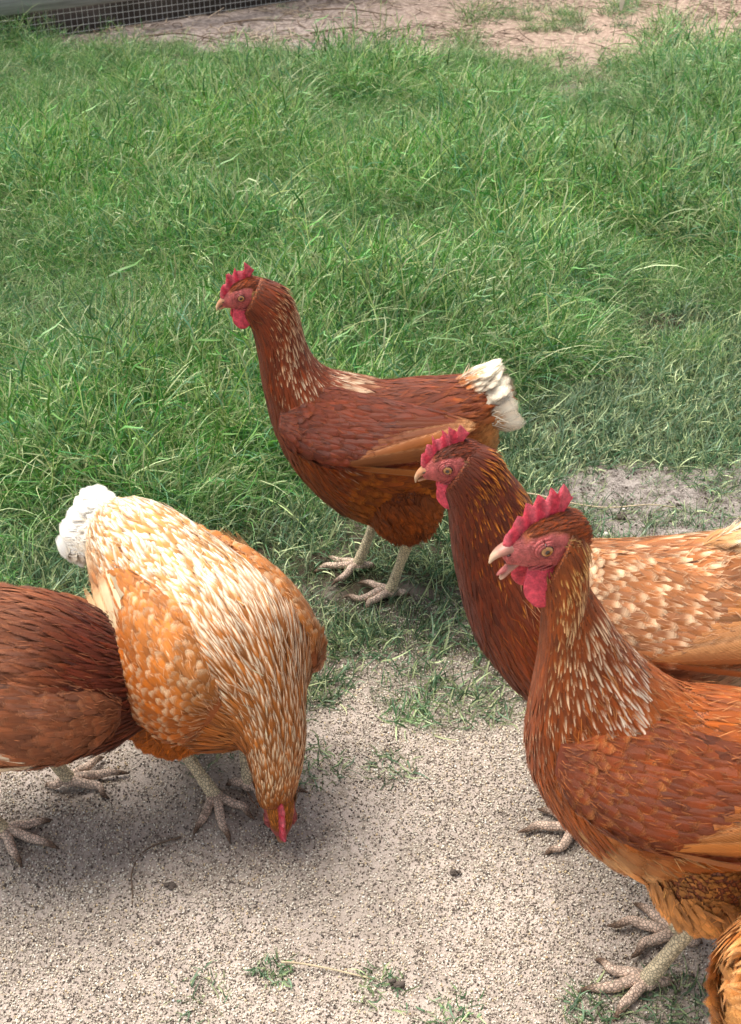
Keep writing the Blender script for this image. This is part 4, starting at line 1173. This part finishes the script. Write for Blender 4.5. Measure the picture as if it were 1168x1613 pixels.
stem_obj('dry_stem', [(-.080, .735, .012), (-.060, .737, .007), (-.035, .733, .004), (-.012, .727, .003), (.008, .722, .002)], .0011, .0007, M_DRY, 'long pale dry stem lying across the sand near the bottom', 'grass stem')
stem_obj('twig', [(-.190, .890, .003), (-.212, .882, .002), (-.226, .868, .003), (-.232, .845, .002), (-.228, .822, .003), (-.226, .806, .001)], .0010, .0006, M_TWIG, 'thin curved dark twig lying on sand below the dark hen', 'twig')
stem_obj('runner', [(.180, 1.530, .010), (.225, 1.520, .016), (.275, 1.500, .012), (.330, 1.492, .008), (.390, 1.495, .012), (.430, 1.500, .004)], .0012, .0008, M_DRY, 'straw coloured grass runner lying over the bare patch at right', 'grass stem')
def crumb(name, x, y, s, mat, label, cat, seed, group=None, flat=.7, n=7):
    rg = np.random.default_rng(seed); a = Acc()
    for i in range(n):
        v, f = lump(rg, s * rg.uniform(.35, .8), flat)
        a.add(v + np.array([rg.normal(0, s * .5), rg.normal(0, s * .35), s * .2 + abs(rg.normal(0, s * .2))]) * (n > 1), [f], (.5, .5, .5))
    me = a.mesh(name)
    o = obj(name, me, mat); o.location = (x, y, float(hgt(x, y)) + s * .25)
    return tag(o, label, cat, group)
crumb('soil_crumb', -.192, .831, .0048, M_CLOD, 'dark jagged soil crumb on open sand below the pecking hen', 'clod', 1)
crumb('soil_crumb', .022, .716, .0055, M_CLOD, 'soil crumb at the tip of the long dry stem', 'clod', 2)
crumb('soil_crumb', .345, 1.475, .0070, M_CLOD, 'brown rounded clod on the bare patch behind the hens', 'clod', 3)
crumb('soil_crumb', .082, .842, .0045, M_CLOD, 'small clod alone on the sand left of the far foot', 'clod', 4)
crumb('pebble', .322, 1.435, .0065, M_PEB, 'white pebble in front of the brown clod', 'pebble', 5, flat=.6, n=1)
crumb('pebble', .356, 1.500, .0050, M_PEB, 'white pebble just behind the brown clod', 'pebble', 6, flat=.6, n=1)
crumb('pebble', -.268, .822, .0040, M_PEB, 'cream pebble on the sand left of the curved twig', 'pebble', 7, flat=.6, n=1)
# loose crumbs and droppings too many to count
rg = np.random.default_rng(77)
cs = []
for i in range(4):
    v, f = lump(rg, .0030, .6); cs.append(src_obj('crumb_%d' % i, mesh_np('crumb', v, [f], smooth=False), M_CLOD))
x, y = scatter_pts(rg, 900, -.6, .6, .6, 1.25, lambda x, y: .15 + .6 * (fbm(x * 9, y * 9, 17) > .55))
x2, y2 = scatter_pts(rg, 6000, .1, 1.0, 1.3, 1.75, lambda x, y: .8 * bald(x, y))
x = np.concatenate([x, x2]); y = np.concatenate([y, y2])
scatter('soil_crumbs', np.stack([x, y, hgt(x, y)], 1), rg.uniform(0, 6.28, (len(x), 3)), rg.uniform(.25, .95, len(x)) ** 1.5, rg.integers(0, 4, len(x)), cs,
        'scattered dark soil crumbs among the feed on the sand', 'soil crumbs')

# straw and wood litter on the bare ground at the back
M_LIT = simple_mat('litter', lin(170, 152, 132), .85, .35, 40)
ls = []
for i in range(6):
    a = Acc(); Ln = rg.uniform(.02, .09)
    tube(a, [(-Ln / 2, 0, .002), (-Ln * .1, rg.normal(0, .006), .005), (Ln / 2, rg.normal(0, .01), .002)], [.0016, .0020, .0010], (.5, .5, .5), 5, 3, flat=.5)
    ls.append(src_obj('litter_%d' % i, a.mesh('litter'), [M_LIT, M_TWIG][i % 3 == 2]))
x, y = scatter_pts(rg, 15000, -2.2, 2.4, 3.7, 6.0, lambda x, y: (1 - .8 * grass_amount(x, y)) * (.25 + .75 * sstep(.35, .6, fbm(x * 3, y * 5, 19))))
scatter('straw_litter', np.stack([x, y, hgt(x, y) + .001], 1), np.stack([rg.normal(0, .15, len(x)), rg.normal(0, .2, len(x)), rg.uniform(0, 6.28, len(x))], 1), rg.uniform(.4, 1.6, len(x)), rg.integers(0, 6, len(x)), ls,
        'dry straw and twig litter on the bare ground at the back', 'litter')
# thicker fallen twigs along the fence foot, one by one
rg = np.random.default_rng(5)
for i, (x0, y0, x1, y1, lab) in enumerate([(-.50, 4.55, -.26, 4.62, 'long grey stick lying just right of the fence end'), (-.75, 4.32, -.45, 4.24, 'short grey stick at the foot of the dark board'),
                                            (-.20, 4.40, .02, 4.36, 'bent stick on bare ground between fence and grass'), (-.20, 4.74, .08, 4.66, 'thin stick beyond the others near the top edge')]):
    m = ((x0 + x1) / 2 + rg.normal(0, .03), (y0 + y1) / 2 + rg.normal(0, .05), .03)
    stem_obj('stick', [(x0, y0, .008), m, (x1, y1, .006)],   .0035, .0015, M_TWIG, lab, 'stick')

# upright white feather in the far clump of grass
a = Feathers(); a.add(np.array([[0, 0, 0.]]), np.array([[0, -1, .1]]), np.array([[.08, 0, 1.]]), .085, .012, white, white, (0, 0, 0), alpha=0, kappa=.05, prof='long')
fo = obj('fallen_feather', a.mesh('fallen_feather'), M_FEATHER); fo.location = (.865, 4.62, .035)
tag(fo, 'small white feather caught upright in the far grass clump', 'feather')

# ------------------------------------------------------------------ fence: rotting boards with welded wire mesh
def wood_mat(name, c, sc=1.0):
    m, nt, b = new_mat(name); k = NB(nt)
    tc = k.n('ShaderNodeTexCoord').outputs['Object']
    mp = k.n('ShaderNodeMapping'); mp.inputs['Scale'].default_value = (1.5, 30, 30); k.l(tc, mp.inputs[0])
    n1 = k.noise(3, 6, mp.outputs[0], .7); n2 = k.noise(6, 3, tc)
    f = k.math('ADD', k.math('MULTIPLY', n1, .7), k.math('MULTIPLY', n2, .4))
    k.l(k.mix(k.ss(f, .3, .8), np.array(c) * .45, np.array(c) * 1.15), b.inputs['Base Color']); b.inputs['Roughness'].default_value = .9
    bp = k.n('ShaderNodeBump'); bp.inputs['Strength'].default_value = .8; bp.inputs['Distance'].default_value = .004
    k.l(n1, bp.inputs['Height']); k.l(bp.outputs[0], b.inputs['Normal'])
    return m
M_GREYW = wood_mat('grey_weathered_wood', lin(168, 166, 160)); M_DARKW = wood_mat('dark_damp_wood', lin(74, 66, 62))
M_WIRE, nt, b = new_mat('galvanised_wire'); b.inputs['Base Color'].default_value = (.62, .63, .62, 1); b.inputs['Metallic'].default_value = .6; b.inputs['Roughness'].default_value = .5
p0 = np.array([-.908, 4.475]); p1 = np.array([-.356, 4.883]); d = (p1 - p0) / np.linalg.norm(p1 - p0)
fence = bpy.data.objects.new('fence', None); COL.objects.link(fence)
fence.location = (p0[0], p0[1], 0); fence.rotation_euler = (0, 0, math.atan2(d[1], d[0]))
tag(fence, 'low weathered board and wire mesh fence at the top left', 'fence')
def beam(name, x0, x1, y, z0, z1, th, mat, seed, par=fence):
    rg = np.random.default_rng(seed); n = 30
    xs = np.linspace(x0, x1, n); V = []
    c = min(.004, th * .2)
    prof = [(-th / 2 + c, z0), (th / 2 - c, z0), (th / 2, z0 + c), (th / 2, z1 - c), (th / 2 - c, z1), (-th / 2 + c, z1), (-th / 2, z1 - c), (-th / 2, z0 + c)]
    for i, xx in enumerate(xs):
        w = rg.normal(0, .0015, (8, 2))
        for (yy, zz), ww in zip(prof, w): V.append((xx, y + yy + ww[0], zz + ww[1] + .004 * math.sin(i * .3 + seed)))
    V = np.array(V); f = grid_faces(n, 8)
    cap = [np.arange(8)[None], (np.arange(8)[::-1] + (n - 1) * 8)[None]]
    o = obj(name, mesh_np(name, V, [f] + cap, smooth=False), mat, par)
    return o
LB = 2.0
for i, (x0, x1) in enumerate([(-4.0, -2.01), (-2.0, -.26), (-.25, 1.35), (1.36, 3.2)]):
    beam('kick_board', x0, x1, .02 + .004 * (i % 2), -.05, .095 - .004 * i, .038, M_DARKW, i)
for i, (x0, x1) in enumerate([(-4.0, -1.26), (-1.25, 1.15), (1.16, 3.2)]):
    beam('rail', x0, x1, -.058 - .003 * (i % 2), .098, .166, .030, M_GREYW, 10 + i)
for i, xx in enumerate([-3.6, -2.1, -.62, .72, 2.2]):
    a = beam('post', -.04, .04, 0, -.1, 1.25, .07, M_DARKW, 20 + i); a.location = (xx, .085, 0)
beam('top_rail', -4.0, 3.2, .02, 1.16, 1.24, .04, M_GREYW, 31)
# mesh: welded wires on a 2 cm grid
V = []; F = []; off = 0
def wire(a, b_, r=.0010):
    global off
    a = np.array(a, float); b_ = np.array(b_, float); dd = (b_ - a) / np.linalg.norm(b_ - a)
    u = np.array([0, 1, 0.]); w = np.cross(dd, u)
    for e in (a, b_):
        for k in range(3):
            an = k * 2 * PI / 3; V.append(e + u * math.cos(an) * r + w * math.sin(an) * r)
    for k in range(3): F.append((off + k, off + (k + 1) % 3, off + 3 + (k + 1) % 3, off + 3 + k))
    off += 6
rg = np.random.default_rng(9)
for i in range(340):
    xx = -3.9 + i * .021; wire((xx + rg.normal(0, .001), -.034, .01), (xx + rg.normal(0, .003), -.034, 1.2))
for j in range(57):
    zz = .015 + j * .021
    wire((-3.95, -.0365, zz), (3.2, -.0365, zz + rg.normal(0, .002)))
wm = obj('wire_mesh', mesh_np('wire_mesh', V, [np.array(F)], smooth=False), M_WIRE, fence); wm['kind'] = 'stuff'
